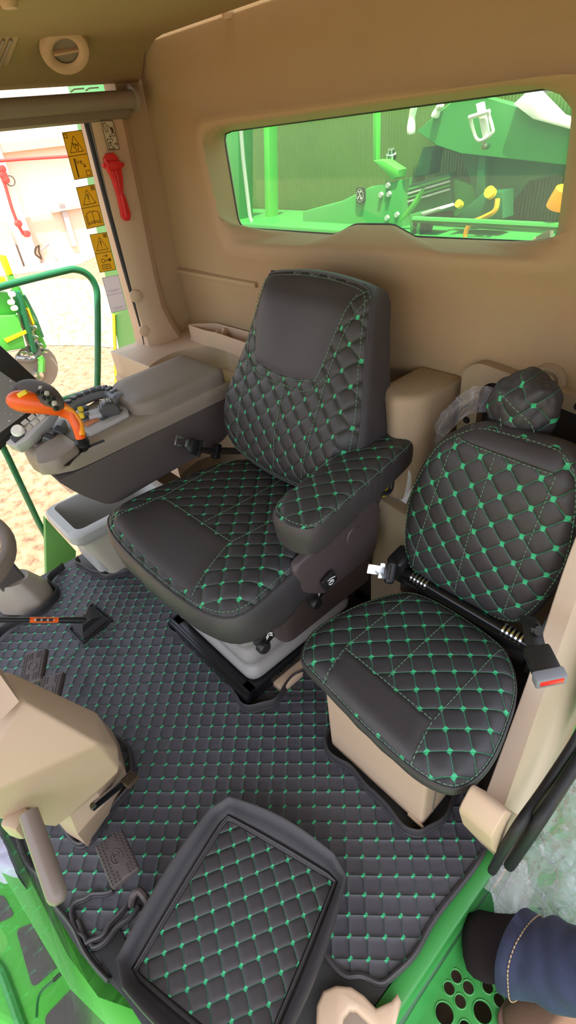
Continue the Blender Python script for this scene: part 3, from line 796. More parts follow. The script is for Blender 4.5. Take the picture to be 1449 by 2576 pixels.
# left armrest: quilted sleeve over a shell
U_ = Vector((-.13, .99, 0)).normalized(); S_ = Vector((.99, .13, 0)).normalized()
ctrl = [(-.055, .0), (0, -.018), (.05, -.008), (.066, .03), (.068, .15), (.068, .30), (.066, .42), (.05, .462), (0, .472), (-.05, .462), (-.066, .42), (-.068, .30), (-.072, .15), (-.072, .05)]
arm = Pad([(a, b) for a, b in ctrl], (-.742, .598, .785), S_, U_, (0, 0, 1), 0, .012, .014, lambda u, v: -.012 * max(0, (.10 - v) / .12) ** 2, centre=(0, .225))
at = make('armrest', arm.top(), Q_ARM, seat)
make('armrest_sleeve', arm.skirt([(0, 0), (.005, .010), (.006, .03), (.001, lambda q: .075 - .02 * (q.y / .45)), (-.014, lambda q: .085 - .02 * (q.y / .45)), (-.04, lambda q: .085 - .02 * (q.y / .45))], .002), 'leather', at)
make('seam_stitching', arm.stitch_ring(.965), 'stitch', at)
bm = loft([[arm.P(q.x * k, .24 + (q.y - .24) * k2, w) for q in arm.ring] for k, k2, w in ((.86, .93, -.06), (.84, .92, -.085), (.6, .85, -.105))], caps=(True, True))
make('armrest_shell', bm, 'seat_shell', at)
bm = BM(); add_prism(bm, rounded([(.86, .72), (1.02, .72), (1.03, .76), (.95, .62), (.90, .56)], .02), 'x', -.80, -.77, .006)
make('armrest_pivot', bm, 'seat_shell', at)
make('armrest_handle', tube(catmull([onx(965, 1158, -.742), onx(980, 1170, -.742), onx(986, 1195, -.742), onx(985, 1225, -.742), onx(974, 1240, -.742), onx(945, 1240, -.755)], 6), .0065, seg=8), 'blackplastic', at)

# seat shell, housing, suspension
def rr(x0, x1, y0, y1, r, z, n=6):
    return [Vector((a, b, z)) for a, b in rounded([(x0, y0), (x1, y0), (x1, y1), (x0, y1)], r, n)]
bm = BM(); add_prism(bm, rounded([(.60, .60), (.92, .66), (.95, .60), (.93, .44), (.70, .43), (.62, .50)], .035), 'x', -.795, -.765, .012, 3)
sh = make('side_shell', bm, 'seat_shell', seat)
make('height_dial', lathe([(0, .012), (.022, .012), (.026, .004), (.026, -.01)], onx(840, 1325, -.765), (1, -.1, .1), 24), 'blackplastic', sh)
make('round_cap', lathe([(.0, .003), (.026, .003), (.029, 0)], onx(890, 1348, -.765), (1, 0, 0), 24), 'seat_shell', sh)
bm = loft([rr(-1.30, -.842, .60, 1.0, .04, .24), rr(-1.31, -.832, .59, 1.0, .04, .30), rr(-1.31, -.815, .57, 1.0, .04, .47), rr(-1.30, -.82, .50, 1.0, .05, .56)])
hs = make('seat_housing', bm, 'seat_shell', seat)
# bellows with soft pleats
rings = []
for z, k in ((.07, .000), (.085, .012), (.115, .014), (.125, .004), (.145, .002), (.16, .012), (.20, .020), (.215, .012), (.24, .012), (.255, .022), (.31, .034), (.325, .028), (.345, .030), (.36, .040), (.40, .046), (.43, .046), (.45, .04)):
    rings.append(rr(-1.315 - k, -.925 + k, .512 - k * .8, .96 + k, .045, z))
make('bellows', loft(rings), 'bellows', seat, angle=60)
bm = BM()
add_box(bm, (-1.13, .485, .045), (.46, .05, .05), bev=.006); add_box(bm, (-.925, .76, .045), (.05, .58, .05), bev=.006); add_box(bm, (-1.335, .76, .045), (.05, .58, .05), bev=.006); add_box(bm, (-1.13, 1.03, .045), (.46, .05, .05), bev=.006)
bs = make('base_frame', bm, 'blackmetal', seat)
bm = BM(); add_box(bm, (-1.13, .472, .076), (.47, .012, .012), bev=.003); make('base_rail', bm, 'blackmetal', bs)
bm = BM(); add_box(bm, (-.885, .80, .02), (.05, .46, .03), bev=.006); make('slide_rail', bm, 'beige', bs)
for y in (.60, .66, .72): make('bolt', lathe([(0, .006), (.009, .006), (.009, 0)], (-.90, y, .055), (1, 0, 0), 8), 'blackmetal', bs)
make('adjuster_bar', tube(catmull([(-1.30, .42, .50), (-1.30, .385, .455), (-1.28, .378, .445), (-1.13, .40, .425), (-1.06, .41, .42), (-1.045, .425, .428), (-1.045, .46, .47)], 6), .006, seg=8), 'chrome', seat)
bm = BM(); add_box(bm, (-.905, .455, .405), (.14, .012, .014), rotm('Z', 0), .003); add_box(bm, (-.838, .52, .405), (.012, .13, .014), bev=.003); add_box(bm, (-.87, .49, .44), (.09, .09, .05), bev=.01)
make('pan_frame', bm, 'blackmetal', seat)
# adjusters with white symbols
def knob(px, py, xx, scale=1.0, dx=0):
    c = onx(px, py, xx)
    bm = BM(); add_box(bm, c + Vector((0, .014, .012)), (.020, .060 * scale, .052 * scale), rotm('X', 20), .008)
    k = make('adjuster', bm, 'blackplastic', seat)
    make('dial', lathe([(0, .022), (.016, .022), (.020, .016), (.020, 0)], c + Vector((.004, 0, 0)), (1, 0, 0), 18), 'blackplastic', k)
    c2 = c + Vector((.0115, .026, .020)); bm = BM()
    add_quads_text(bm, c2, Vector((0, 1, 0)), Vector((0, 0, 1)), [[(-.010, -.006), (0, .006), (.010, -.006)], [(-.010, .003), (0, .015), (.010, .003)]], .0045, (1, 0, 0))
    make('symbol', bm, 'white', k)
knob(655, 1620, -.825); knob(785, 1510, -.80)
c = onx(828, 1460, -.752); bm = BM(); add_box(bm, c, (.014, .05, .045), rotm('X', 20), .008)
k = make('adjuster', bm, 'blackplastic', seat); bm = BM(); o = c + Vector((.008, 0, 0))
add_quads_text(bm, o, Vector((0, 1, 0)), Vector((0, 0, 1)), [[(-.008, -.008), (.008, -.008), (.008, .006), (-.008, .006), (-.008, -.008)], [(-.006, .001), (.006, .001)], [(-.012, .012), (-.004, .014)], [(.0, .014), (.014, .010)]], .004, (1, 0, 0))
make('symbol', bm, 'white', k)

# ------------------------------------------------------------------ seat belt parts of the operator seat
bl = thing('lap_belt', 'black lap belt with chrome latch tongue lying between seat and armrest console', 'belt', onx(500, 1150, -1.36))
A = onx(445, 1108, -1.36); B = onx(490, 1125, -1.36); C_ = onx(560, 1140, -1.34)
d = (B - A).normalized(); R = axes(d, (.5, -.5, .7))
bm = BM(); 
for sgn in (-1, 1): add_box(bm, A + R @ Vector((.018, sgn * .013, 0)), (.045, .007, .003), R, .001)
add_box(bm, A + R @ Vector((-.002, 0, 0)), (.008, .033, .003), R, .001); add_box(bm, A + R @ Vector((.045, 0, 0)), (.02, .033, .003), R, .001)
make('latch_tongue', bm, 'chrome', bl)
bm = BM(); add_box(bm, A + R @ Vector((.070, 0, .002)), (.035, .052, .014), R, .005); add_box(bm, A + R @ Vector((.090, 0, .008)), (.010, .058, .010), R, .003); make('tongue_grip', bm, 'blackplastic', bl)
bm = BM(); pts = [A + R @ Vector((.08, 0, 0)), A + R @ Vector((.12, 0, .012)), C_ + Vector((0, .02, .0)), C_ + Vector((.05, .08, -.01)), C_ + Vector((.06, .16, -.04))]
add_tube(bm, catmull(pts, 6), .024, seg=8, flat=.12); make('webbing', bm, 'blackplastic', bl)
bm = BM(); add_box(bm, C_ + Vector((-.005, -.02, .015)), (.02, .05, .03), R, .005); make('webbing_guide', bm, 'blackmetal', bl)
# ------------------------------------------------------------------ armrest console
con = thing('armrest_console', 'taupe armrest control console beside the operator seat, orange lever on top', 'console', (-1.55, .6, .58))
def cplan(inset=0.0, y1=.95):
    pts = [(-1.42 - inset, y1 - inset), (-1.42 - inset, .60), (-1.42 - inset, .40), (-1.435 - inset, .345 + inset), (-1.475, .300 + inset), (-1.545, .285 + inset), (-1.615, .305 + inset), (-1.66 + inset, .36 + inset), (-1.685 + inset, .45), (-1.69 + inset, .65), (-1.69 + inset, y1 - inset)]
    return [(p.x, p.y) for p in catmull([(a, b, 0) for a, b in pts], 5)]
def cr(z, ins, zf=None): return [Vector((a, b, z + (zf(b) if zf else 0))) for a, b in cplan(ins)]
slope = lambda y: (y - .25) * .030
bm = loft([cr(.735, .014, slope), cr(.742, .003, slope), cr(.765, 0, slope), cr(.79, .0, lambda y: slope(y) * .6), cr(.806, .008, lambda y: slope(y) * .3), cr(.812, .022, lambda y: slope(y) * .2)])
body = make('upper_body', bm, 'taupe', con, angle=50)
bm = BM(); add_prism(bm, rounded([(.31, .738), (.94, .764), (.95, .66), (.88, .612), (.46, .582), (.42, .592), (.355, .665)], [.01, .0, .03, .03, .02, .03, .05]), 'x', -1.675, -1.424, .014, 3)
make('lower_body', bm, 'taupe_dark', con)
lidp = rounded([(-1.428, .945), (-1.424, .66), (-1.45, .605), (-1.62, .60), (-1.675, .65), (-1.68, .945)], [.03, .04, .06, .05, .04, .03], 6)
c0 = Vector((-1.55, .78))
def lr(z, k, dz=0.02): return [Vector((c0.x + (a - c0.x) * k, c0.y + (b - c0.y) * k, z + (b - .78) * dz)) for a, b in lidp]
make('lid', loft([lr(.80, 1.0), lr(.835, 1.0), lr(.850, .985), lr(.858, .93), lr(.861, .7), lr(.862, .3)]), 'lid', con, angle=50)
# slot for the lever
sl = [onz(167, 1172, .8135), onz(185, 1150, .8135), onz(215, 1128, .8135), onz(262, 1108, .8135)]
make('lever_slot', tube(catmull(sl, 6), .0085, seg=8, flat=.12, up=(0, 0, 1)), 'dark_hole', con)
# palm block in front of the lever
pbk = [onz(x, y, .815) for x, y in ((92, 1148), (160, 1102), (205, 1135), (150, 1178), (100, 1190))]
cpb = sum(pbk, Vector()) / 5
R5 = rounded([(p.x, p.y) for p in pbk], .02)
make('palm_rest', loft([[Vector((cpb.x + (a - cpb.x) * k, cpb.y + (b - cpb.y) * k, z)) for a, b in R5] for k, z in ((1.0, .805), (1.0, .828), (.94, .838), (.6, .843))]), 'taupe', con, angle=45)
# control pod: grey fascia with rows of keys, encoder wheel and yellow switches
fas = rounded([tuple(onz(x, y, .828).xy) for x, y in ((192, 1075), (222, 1088), (324, 1037), (318, 1020), (292, 1000), (240, 1005), (200, 1035))], .012)
bm = BM(); add_prism(bm, fas, 'z', .80, .827, .004); pod = make('control_pod', bm, 'grey_light', con)
arcp = [onz(x, y, .845) for x, y in ((165, 1032), (195, 1010), (240, 992), (275, 988), (300, 1003))]
bm = tube(catmull(arcp, 6), .024, seg=10, flat=.8, up=(0, 0, 1)); make('key_arc', bm, 'grey', con)
ap = catmull(arcp, 8)
for i in range(4, len(ap) - 4, 3):
    t = (ap[i + 1] - ap[i - 1]).normalized(); bm = BM(); add_box(bm, ap[i] + Vector((.006, -.004, .019)), (.017, .022, .008), axes(t, (.2, -.2, 1)), .002)
    make('key', bm, 'button', con)
R = axes((.3, .95, 0), (0, 0, 1)); w = onz(275, 1030, .84)
bm = BM(); add_lathe(bm, [(0, -.026), (.026, -.026), (.030, -.020), (.030, .020), (.026, .026), (0, .026)], w, R @ Vector((0, 1, 0)), 20); wheel = make('encoder_wheel', bm, 'button', con)
for k in range(6):
    a = .2 + k * .5; d = R @ Vector((math.cos(a), 0, math.sin(a))); make('grip_rib', tube([w + d * .030 + R @ Vector((0, -.018, 0)), w + d * .030 + R @ Vector((0, .018, 0))], .003, seg=6), 'button', wheel)
bm = BM(); add_box(bm, onz(243, 1042, .835), (.05, .05, .02), R, .004); make('fascia_block', bm, 'grey_light', con)
for px, py in ((203, 1030), (205, 1046)):
    p = onz(px, py, .85); bm = BM(); add_box(bm, p, (.026, .016, .018), axes((.75, -.3, .35), (-.3, .1, 1)), .004); make('yellow_switch', bm, 'yellow', con)
    bm = BM(); add_box(bm, p + Vector((-.012, .012, -.008)), (.03, .018, .02), R, .004); make('switch_base', bm, 'button', con)
bm = BM(); add_box(bm, onz(228, 1061, .831), (.045, .026, .006), axes((onz(245, 1052, .83) - onz(212, 1070, .83)), (0, 0, 1)), .002); make('orange_label', bm, plain('faded_orange', (.62, .22, .10), .5), con)
for px, py in ((262, 1052), (281, 1043), (299, 1034)):
    bm = BM(); add_box(bm, onz(px, py, .830), (.024, .010, .006), axes((onz(299, 1034, .83) - onz(262, 1052, .83)), (0, 0, 1)), .002); make('key', bm, 'button', con)
for px, py in ((125, 1104), (152, 1086)):
    p = onz(px, py, .835); bm = lathe([(0, .016), (.012, .016), (.014, .012), (.014, -.016), (0, -.016)], p, (-.5, -.6, .5), 18)
    kn = make('ribbed_knob', bm, 'button', con)
    bm = BM()
    for k in range(9):
        a = k * 2 * PI / 9; q = Vector((-.5, -.6, .5)).normalized(); u = q.orthogonal().normalized(); v_ = q.cross(u)
        o = p + (u * math.cos(a) + v_ * math.sin(a)) * .014; add_tube(bm, [o - q * .014, o + q * .014], .0018, seg=5)
    make('knob_ribs', bm, 'button', kn)
bm = BM(); add_box(bm, onz(128, 1083, .825), (.085, .075, .03), axes((onz(150, 1062, .82) - onz(110, 1115, .82)), (0, 0, 1)), .008); make('front_pocket', bm, 'grey', con)

# multi-function lever
path = [onz(206, 1122, .815), onz(206, 1108, .845), onz(203, 1092, .875)]
make('lever_stalk', tube(catmull(path, 5), [.020] * 5 + [.0125] * 5 + [.013], seg=14), 'blackplastic', con)
hp_ = [(203, 1103, .865, .014, .012), (196, 1075, .895, .017, .014), (180, 1047, .925, .019, .015), (155, 1030, .95, .020, .016), (130, 1022, .968, .024, .021), (95, 1015, .982, .028, .026), (60, 1010, .992, .030, .027), (36, 1008, .995, .024, .022), (28, 1006, .995, .010, .012)]
cps = [onz(a, b, c) for a, b, c, _, _ in hp_]
pp = catmull(cps, 5); rw = catmull([(d, e, 0) for *_, d, e in hp_], 5)
def tube2(P, RW, up):
    rings = []
    for i, p in enumerate(P):
        t = (P[min(i + 1, len(P) - 1)] - P[max(i - 1, 0)]).normalized(); a = (Vector(up) - t * t.dot(Vector(up))).normalized(); b = t.cross(a)
        rings.append([p + a * math.cos(2 * PI * k / 14) * RW[i][0] + b * math.sin(2 * PI * k / 14) * RW[i][1] for k in range(14)])
    return loft(rings)
lev = make('orange_grip', tube2(pp, rw, (.1, -.3, .95)), 'orange', con)
tp = [onz(a, b, c) for a, b, c in ((152, 1026, .978), (140, 1010, .990), (115, 993, 1.000), (80, 980, 1.006), (55, 982, 1.004), (40, 992, 1.000))]
make('thumb_pad', tube2(catmull(tp, 5), catmull([(.010, .010, 0), (.016, .020, 0), (.019, .028, 0), (.019, .030, 0), (.017, .027, 0), (.010, .016, 0)], 5), (.5, -.3, .85)), 'taupe_dark', lev)
ft = [onz(a, b, c) for a, b, c in ((207, 1095, .878), (200, 1062, .908), (180, 1035, .940), (160, 1024, .958))]
make('amber_strip', tube(catmull(ft, 5), [.008] * 15 + [.006], seg=8), 'amber', lev)
nrm = Vector((.45, -.25, .86)).normalized()
for i in range(4):
    for j in range(3):
        px = 88 + i * 15 + j * 4; py = 972 + i * 13 + j * 12 - 8
        p = onz(px, py, 1.019 - i * .002 - j * .003); bm = BM(); add_box(bm, p, (.011, .012, .010), axes((.5, .5, 0), nrm), .003, 2)
        make('thumb_button', bm, 'button_light' if (i, j) in ((1, 0), (2, 0), (3, 1)) else 'blackplastic', lev)
bm = BM(); add_box(bm, onz(57, 990, 1.020), (.020, .024, .012), axes((.6, -.3, .2), (.4, -.4, .8)), .003); make('yellow_button', bm, 'yellow', lev)

# ------------------------------------------------------------------ display on its bracket
mon = thing('display_monitor', 'dusty grey display with a key strip and knob, mounted ahead of the console', 'monitor', onz(60, 1000, .95))
K = onx(134, 988, -1.56); nn = Vector((.50, -.30, .81)).normalized()
def mpl(x, y, c=0):
    d_ = ray(x, y); return CC + d_ * ((K - CC).dot(nn) / d_.dot(nn)) + nn * c
def mslab(q, c0, c1, name, mt, parent, bev=.003):
    P = [mpl(x, y) for x, y in q]; bm = BM(); add_loft(bm, [[p + nn * c0 for p in P], [p + nn * c1 for p in P]])
    bmesh.ops.recalc_face_normals(bm, faces=bm.faces)
    if bev: bmesh.ops.bevel(bm, geom=bm.edges[:], offset=bev, segments=2, profile=.5, affect='EDGES', clamp_overlap=True)
    return make(name, bm, mt, parent)
mo = mslab([(132, 990), (-90, 785), (-300, 1000), (-300, 1330), (-60, 1166)], -.03, 0, 'casing', 'blackplastic', mon)
mslab([(72, 984), (110, 1006), (-50, 1128), (-250, 1280), (-280, 1000), (-120, 850)], 0, .002, 'screen', 'touch', mo, .001)
pnl = mslab([(146, 1008), (118, 1052), (70, 1102), (38, 1122), (10, 1112), (40, 1086), (112, 1022)], -.05, -.004, 'key_panel', 'grey_light', mon, .004)
dk_ = (mpl(112, 1030) - mpl(50, 1084)).normalized(); RR = axes(dk_, nn)
for i in range(4):
    for j in range(2):
        bm = BM(); add_box(bm, mpl(62 + i * 17 + j * 9, 1062 - i * 13 + j * 13, -.002), (.020, .015, .006), RR, .002); make('key', bm, 'button_light' if i < 3 else 'button', pnl)
kn_ = mslab([(24, 1102), (40, 1086), (64, 1080), (60, 1096), (36, 1114)], -.005, .004, 'knob_bezel', 'button', pnl, .002)
make('knob', lathe([(0, .014), (.015, .014), (.018, .010), (.018, 0)], mpl(47, 1086, 0), nn, 22), 'whitepaint', pnl)
bm = BM(); a_, b_ = mpl(92, 1066, -.04), onx(112, 1118, -1.585); add_tube(bm, [a_, (a_ + b_) / 2, b_], [.03, .032, .03], seg=4, flat=.8); make('bracket', bm, 'taupe_dark', mon)

# ------------------------------------------------------------------ bin by the right glass
bn = thing('waste_bin', 'pale beige waste bin with grey rim below the armrest console', 'bin', (-1.92, .55, 0))
def br(x0, x1, y0, y1, z, r=.05): return rr(x0, x1, y0, y1, r, z)
make('body', loft([br(-2.05, -1.81, .455, .74, .0), br(-2.05, -1.80, .44, .75, .03), br(-2.045, -1.785, .385, .76, .225), br(-2.05, -1.775, .365, .77, .26)], caps=(True, False)), 'binm', bn)
make('rim', loft([br(-2.05, -1.765, .36, .78, .255), br(-2.055, -1.755, .345, .79, .275), br(-2.055, -1.755, .345, .79, .305), br(-2.05, -1.765, .352, .78, .312), br(-2.04, -1.795, .385, .75, .312, .035), br(-2.035, -1.80, .39, .745, .29, .03), br(-2.03, -1.81, .41, .735, .06, .03)], caps=(False, True)), 'bin_rim', bn)

# ------------------------------------------------------------------ cup tray on the ledge
ctp = [onz(x, y, .81) for x, y in ((474, 852), (480, 866), (520, 869), (560, 869), (600, 865), (640, 852))]
front = [(p.x, min(p.y, 1.13)) for p in ctp]
tr = thing('cup_tray', 'beige cup holder tray with wavy dividers on the rear right ledge', 'tray', (-1.72, 1.12, .808))
xl, xr = front[0][0], -1.34
outl = rounded([(xl + .01, front[0][1] + .0), (front[2][0], front[2][1]), (front[3][0], front[3][1]), (front[4][0], front[4][1]), (-1.40, 1.115), (xr, 1.15), (xr, 1.20), (-1.55, 1.206), (-1.84, 1.206), (xl + .035, 1.15)], .03, 4)
cx_ = sum(p[0] for p in outl) / len(outl); cy_ = sum(p[1] for p in outl) / len(outl)
def tring(k, z, off=0): return [Vector((cx_ + (a - cx_) * k, cy_ + (b - cy_) * (k - off), z)) for a, b in outl]
make('tray_wall', loft([tring(1.02, .808), tring(1.02, .815), tring(.99, .818), tring(1.0, .868), tring(.985, .871), tring(.965, .868, .03), tring(.93, .815, .05)], caps=(True, True)), 'beige', tr)
for xx in (-1.755, -1.60, -1.47):
    ys = [p[1] for p in outl if abs(p[0] - xx) < .06] or [1.1, 1.18]
    y0, y1 = min(ys) + .012, max(ys) - .01
    bm = BM(); add_prism(bm, [(y0, .81), (y0, .862), (y0 + (y1 - y0) * .25, .868), (y0 + (y1 - y0) * .5, .842), (y0 + (y1 - y0) * .75, .87), (y1, .866), (y1, .81)], 'x', xx - .006, xx + .006, .002)
    make('divider', bm, 'beige', tr)

# ------------------------------------------------------------------ folding instructor seat
Q_TC = quilt('quilted_instructor_cushion', .0443, offset=(-.3767, .653), rot=PI / 4, line=.019, dot=(.19, .14), depth=.005, line_mix=.85, dash=14)
Q_TB = quilt('quilted_instructor_back', .0485, offset=(-.066, .277), rot=PI / 4, line=.019, dot=(.19, .14), depth=.005, line_mix=.85, base=(.042, .037, .038), dash=14)
ins = thing('instructor_seat', 'small folding instructor seat with bold green stitched squares by the door', 'seat', (-.43, .70, .44))
ctrl = [(-.643, .502), (-.67, .575), (-.652, .691), (-.605, .80), (-.56, .842), (-.47, .853), (-.355, .843), (-.294, .822), (-.236, .754), (-.203, .654), (-.189, .567), (-.197, .504), (-.225, .472), (-.298, .458), (-.42, .462), (-.537, .476), (-.606, .482)]
tc = Pad(ctrl, (0, 0, .485), (1, 0, 0), (0, 1, 0), (0, 0, 1), 0, .015, .016, centre=(-.43, .65))
tco = make('cushion', tc.top(), Q_TC, ins)
make('cushion_skirt', tc.skirt([(0, 0), (.004, .006), (.003, .02), (-.006, .04), (-.03, .048)], .002), 'leather', tco)
make('piping', tc.piping(.0028), 'leather', tco); make('seam_stitching', tc.stitch_ring(.985), 'stitch', tco)
tq = lambda a, b: bilin(a, b, (-.545, .474), (-.292, .461), (-.31, .554), (-.562, .568))
make('front_panel', tc.patch(tq, .005), 'leather', tco)
bm = BM()
for pts in ([tq(a / 12, 1) for a in range(13)], [tq(0, b / 8) for b in range(9)], [tq(1, b / 8) for b in range(9)]): add_stitches(bm, [tc.S(u, v, .005) for u, v in pts])
for pts in ([(-.565, .575), (-.559, .82)], [(-.44, .575), (-.44, .84)], [(-.31, .56), (-.309, .83)]): add_stitches(bm, [tc.S(pts[0][0] + (pts[1][0] - pts[0][0]) * k / 12, pts[0][1] + (pts[1][1] - pts[0][1]) * k / 12, .0015) for k in range(13)])
make('stitched_seams', bm, 'stitch', tco)
bm = loft([[tc.P(q.x * 1 + (tc.c.x - q.x) * .1, q.y + (tc.c.y - q.y) * .1, w) for q in tc.ring] for w in (-.05, -.062)]); make('seat_pan', bm, 'blackplastic', ins)
tl = math.radians(12); V2 = Vector((0, math.sin(tl), math.cos(tl))); W2 = Vector((0, -math.cos(tl), math.sin(tl)))
ctrl = [(-.13, -.008), (0, -.014), (.125, .0), (.168, .06), (.192, .15), (.200, .222), (.188, .315), (.166, .395), (.138, .432), (.098, .446), (.01, .445), (-.06, .438), (-.105, .412), (-.156, .363), (-.19, .277), (-.206, .20), (-.200, .09), (-.173, .013)]
tb = Pad(ctrl, (-.46, .89, .49), (1, 0, 0), V2, W2, .012, .022, .022, centre=(0, .21))
tbo = make('backrest', tb.top(), Q_TB, ins)
make('backrest_side', tb.skirt([(0, 0), (.006, .008), (.007, .025), (.001, .05), (-.03, .06), (-.1, .062)], .006), 'leather', tbo)
make('seam_stitching', tb.stitch_ring(.975), 'stitch', tbo)
hq = lambda a, b: bilin(a, b, (-.100, .400), (.130, .396), (.132, .440), (-.085, .434))
make('top_panel', tb.patch(hq, .004), 'leather', tbo)
bm = BM()
add_stitches(bm, [tb.S(*hq(a / 12, 0), .005) for a in range(13)])
for p, q in (((-.104, .398), (-.145, .02)), ((0, .389), (-.012, .02)), ((.13, .392), (.115, .03))): add_stitches(bm, [tb.S(p[0] + (q[0] - p[0]) * k / 14, p[1] + (q[1] - p[1]) * k / 14, .0015) for k in range(15)])
make('stitched_seams', bm, 'stitch', tbo)
make('back_shell', loft([[tb.P(q.x * k, .21 + (q.y - .21) * k, -.045 - .01 * (k < .9)) for q in tb.ring] for k in (.97, .8)], caps=(False, True)), 'blackplastic', tbo)
# hinge bar, springs, brackets
make('hinge_bar', tube([(-.63, .882, .478), (-.26, .874, .478)], .014, seg=12), 'blackmetal', ins)
bm = BM(); add_box(bm, (-.445, .872, .452), (.36, .035, .05), bev=.006); make('hinge_bracket', bm, 'blackmetal', ins)
for x0 in (-.60, -.335):
    bm = BM()
    for k in range(5): add_lathe(bm, [(.014, 0), (.018, 0), (.018, .005), (.014, .005)], (x0 + k * .011, .881 - (x0 + .6) * .01, .478), (1, 0, 0), 14)
    make('spring_rings', bm, 'chrome', ins)
make('bolt', lathe([(0, .01), (.008, .01), (.010, 0)], (-.262, .868, .47), (1, -.2, .3), 8), 'chrome', ins)
bm = BM(); add_prism(bm, rounded([(.85, .40), (.96, .40), (.97, .55), (.93, .58), (.86, .50)], .02), 'x', -.262, -.248, .004); make('side_bracket', bm, 'blackmetal', ins)
# cabinet that carries it
bx = thing('seat_box', 'plain beige storage box under the folding instructor seat', 'box', (-.47, .70, 0))
def bxr(z, k=0): return rr(-.632 - k, -.308 + k, .558 - k, .868, .012, z, 3)
make('body', loft([bxr(.015), bxr(.425, .004)]), 'beige', bx)
bm = BM(); add_box(bm, (-.325, .5565, .017), (.05, .006, .012), bev=.002); make('base_lip', bm, 'beige', bx)
bm = BM(); add_box(bm, (-.306, .60, .22), (.004, .006, .38), bev=.001); make('corner_seam', bm, 'taupe', bx)

# ------------------------------------------------------------------ belts of the instructor seat
b1 = thing('seat_belt_tongue', 'chrome seat belt tongue on a black retractor left of the instructor seat', 'belt', onz(975, 1440, .50))
c = onz(975, 1438, .505); R = axes((-.60, -.72, .34), (.50, -.60, .62))
bm = BM(); add_box(bm, c + R @ Vector((.034, 0, .004)), (.05, .026, .003), R, .001); add_box(bm, c + R @ Vector((.016, 0, .004)), (.02, .042, .003), R, .001); make('tongue', bm, 'chrome', b1)
bm = BM(); add_box(bm, c + R @ Vector((-.005, 0, .008)), (.026, .062, .022), R, .008, 3); make('grip', bm, 'blackplastic', b1)
bm = BM(); add_box(bm, c + R @ Vector((.001, 0, .020)), (.004, .040, .004), R, .001); make('grip_slot', bm, 'dark_hole', b1)
bm = BM(); add_box(bm, onz(1000, 1415, .50) + Vector((.0, .02, -.02)), (.05, .07, .09), rotm('X', 12), .012, 3); make('retractor', bm, 'blackplastic', b1)
b2 = thing('seat_belt_buckle', 'black seat belt buckle with red release button right of the instructor seat', 'buckle', onz(1375, 1690, .48))
A, B = onx(1338, 1612, -.225), onx(1386, 1712, -.160); d = (B - A).normalized(); R = axes(d, (.45, -.55, .70)); mid = (A + B) / 2; L_ = (B - A).length
bm = BM(); add_box(bm, mid + R @ Vector((.008, 0, 0)), (L_ * .80, .050, .026), R, .006, 2); make('housing', bm, 'blackplastic', b2)
bm = BM(); add_box(bm, A + d * (L_ * .93), (.022, .056, .030), R, .004, 2); make('end_cap', bm, 'grey', b2)
bm = BM(); add_box(bm, A + d * (L_ * 1.0) + R @ Vector((0, 0, .002)), (.012, .046, .020), R, .004, 2); make('release_button', bm, 'red', b2)
bm = BM(); add_tube(bm, catmull([A + d * .03, A + d * .0 + R @ Vector((0, .004, .004)), A - d * .03 + R @ Vector((0, .012, 0)), A - d * .05 + Vector((0, .03, -.02))], 6), .018, seg=8, flat=.3); make('stalk', bm, 'blackplastic', b2)
bm = BM(); add_lathe(bm, [(0, .008), (.010, .008), (.012, 0)], A - d * .03 + Vector((.02, -.005, .015)), (.8, -.3, .5), 12); make('anchor_bolt', bm, 'blackmetal', b2)

# ------------------------------------------------------------------ quilted pouch, film and papers behind
Q_PO = quilt('quilted_pouch', .05, offset=(0, 0), rot=PI / 4, line=.014, dot=(.16, .10), depth=.004, line_mix=.4)
pc = ony(1320, 1030, 1.06)
bm = BM(); bmesh.ops.create_icosphere(bm, subdivisions=5, radius=1.0)
uvl = bm.loops.layers.uv.verify()
for v in bm.verts:
    d = v.co.normalized(); r = 1 + .16 * noise.noise(d * 1.6 + Vector((3, 1, 2))) + .05 * noise.noise(d * 5)
    r *= 1 + .12 * max(0, -d.x) * (1 if d.z > -.3 else -.6)
    fold = .06 * math.sin(7 * d.x + 3 * d.z) * max(0, d.z)
    v.co = Vector((d.x * .068 * r + .012 * d.z, d.y * .058 * r, d.z * .092 * r * (1 + fold)))
for f in bm.faces:
    for l in f.loops: l[uvl].uv = (l.vert.co.x, l.vert.co.z)
bmesh.ops.translate(bm, verts=bm.verts, vec=pc)
po = thing('cover_pouch', 'crumpled black quilted cover stuffed behind the instructor backrest', 'cover', pc - Vector((0, 0, .09)))
make('cloth', bm, Q_PO, po, angle=80)
bm = BM(); add_stitches(bm, catmull([pc + Vector((-.035, -.060, .055)), pc + Vector((.0, -.066, .035)), pc + Vector((.045, -.058, .0)), pc + Vector((.058, -.044, -.045))], 6)); add_stitches(bm, catmull([pc + Vector((-.02, -.066, .0)), pc + Vector((-.005, -.068, -.05)), pc + Vector((.0, -.06, -.085))], 6)); make('stitched_seams', bm, 'stitch', po)
make('skirt', loft([[pc + Vector((.075 * math.cos(a) * k + .02, .04 * math.sin(a) * k - .005, z)) for a in [2 * PI * i / 24 for i in range(24)]] for k, z in ((.7, -.05), (1.0, -.085), (1.15, -.115))]), 'leather', po)

fm = BM(); A_, B_ = ony(1085, 1062, 1.10), ony(1262, 962, 1.16)
def film(a, b):
    p = A_.lerp(B_, a); p = p + Vector((0, .02 * b, -.05 * b - .02)) + Vector((0, -.018, .012)) * (noise.noise(Vector((a * 5, b * 3, 1))) * .9 + .5 * abs(noise.noise(Vector((a * 9, b * 6, 4)))))
    return p + Vector((0, 0, .055 * math.sin(a * PI) - .03 * b))
add_sheet(fm, film, 40, 16)
tag(make('plastic_film', fm, 'film', recalc=False), 'scrap of clear plastic film stuck over the edge of the recess frame', 'film')

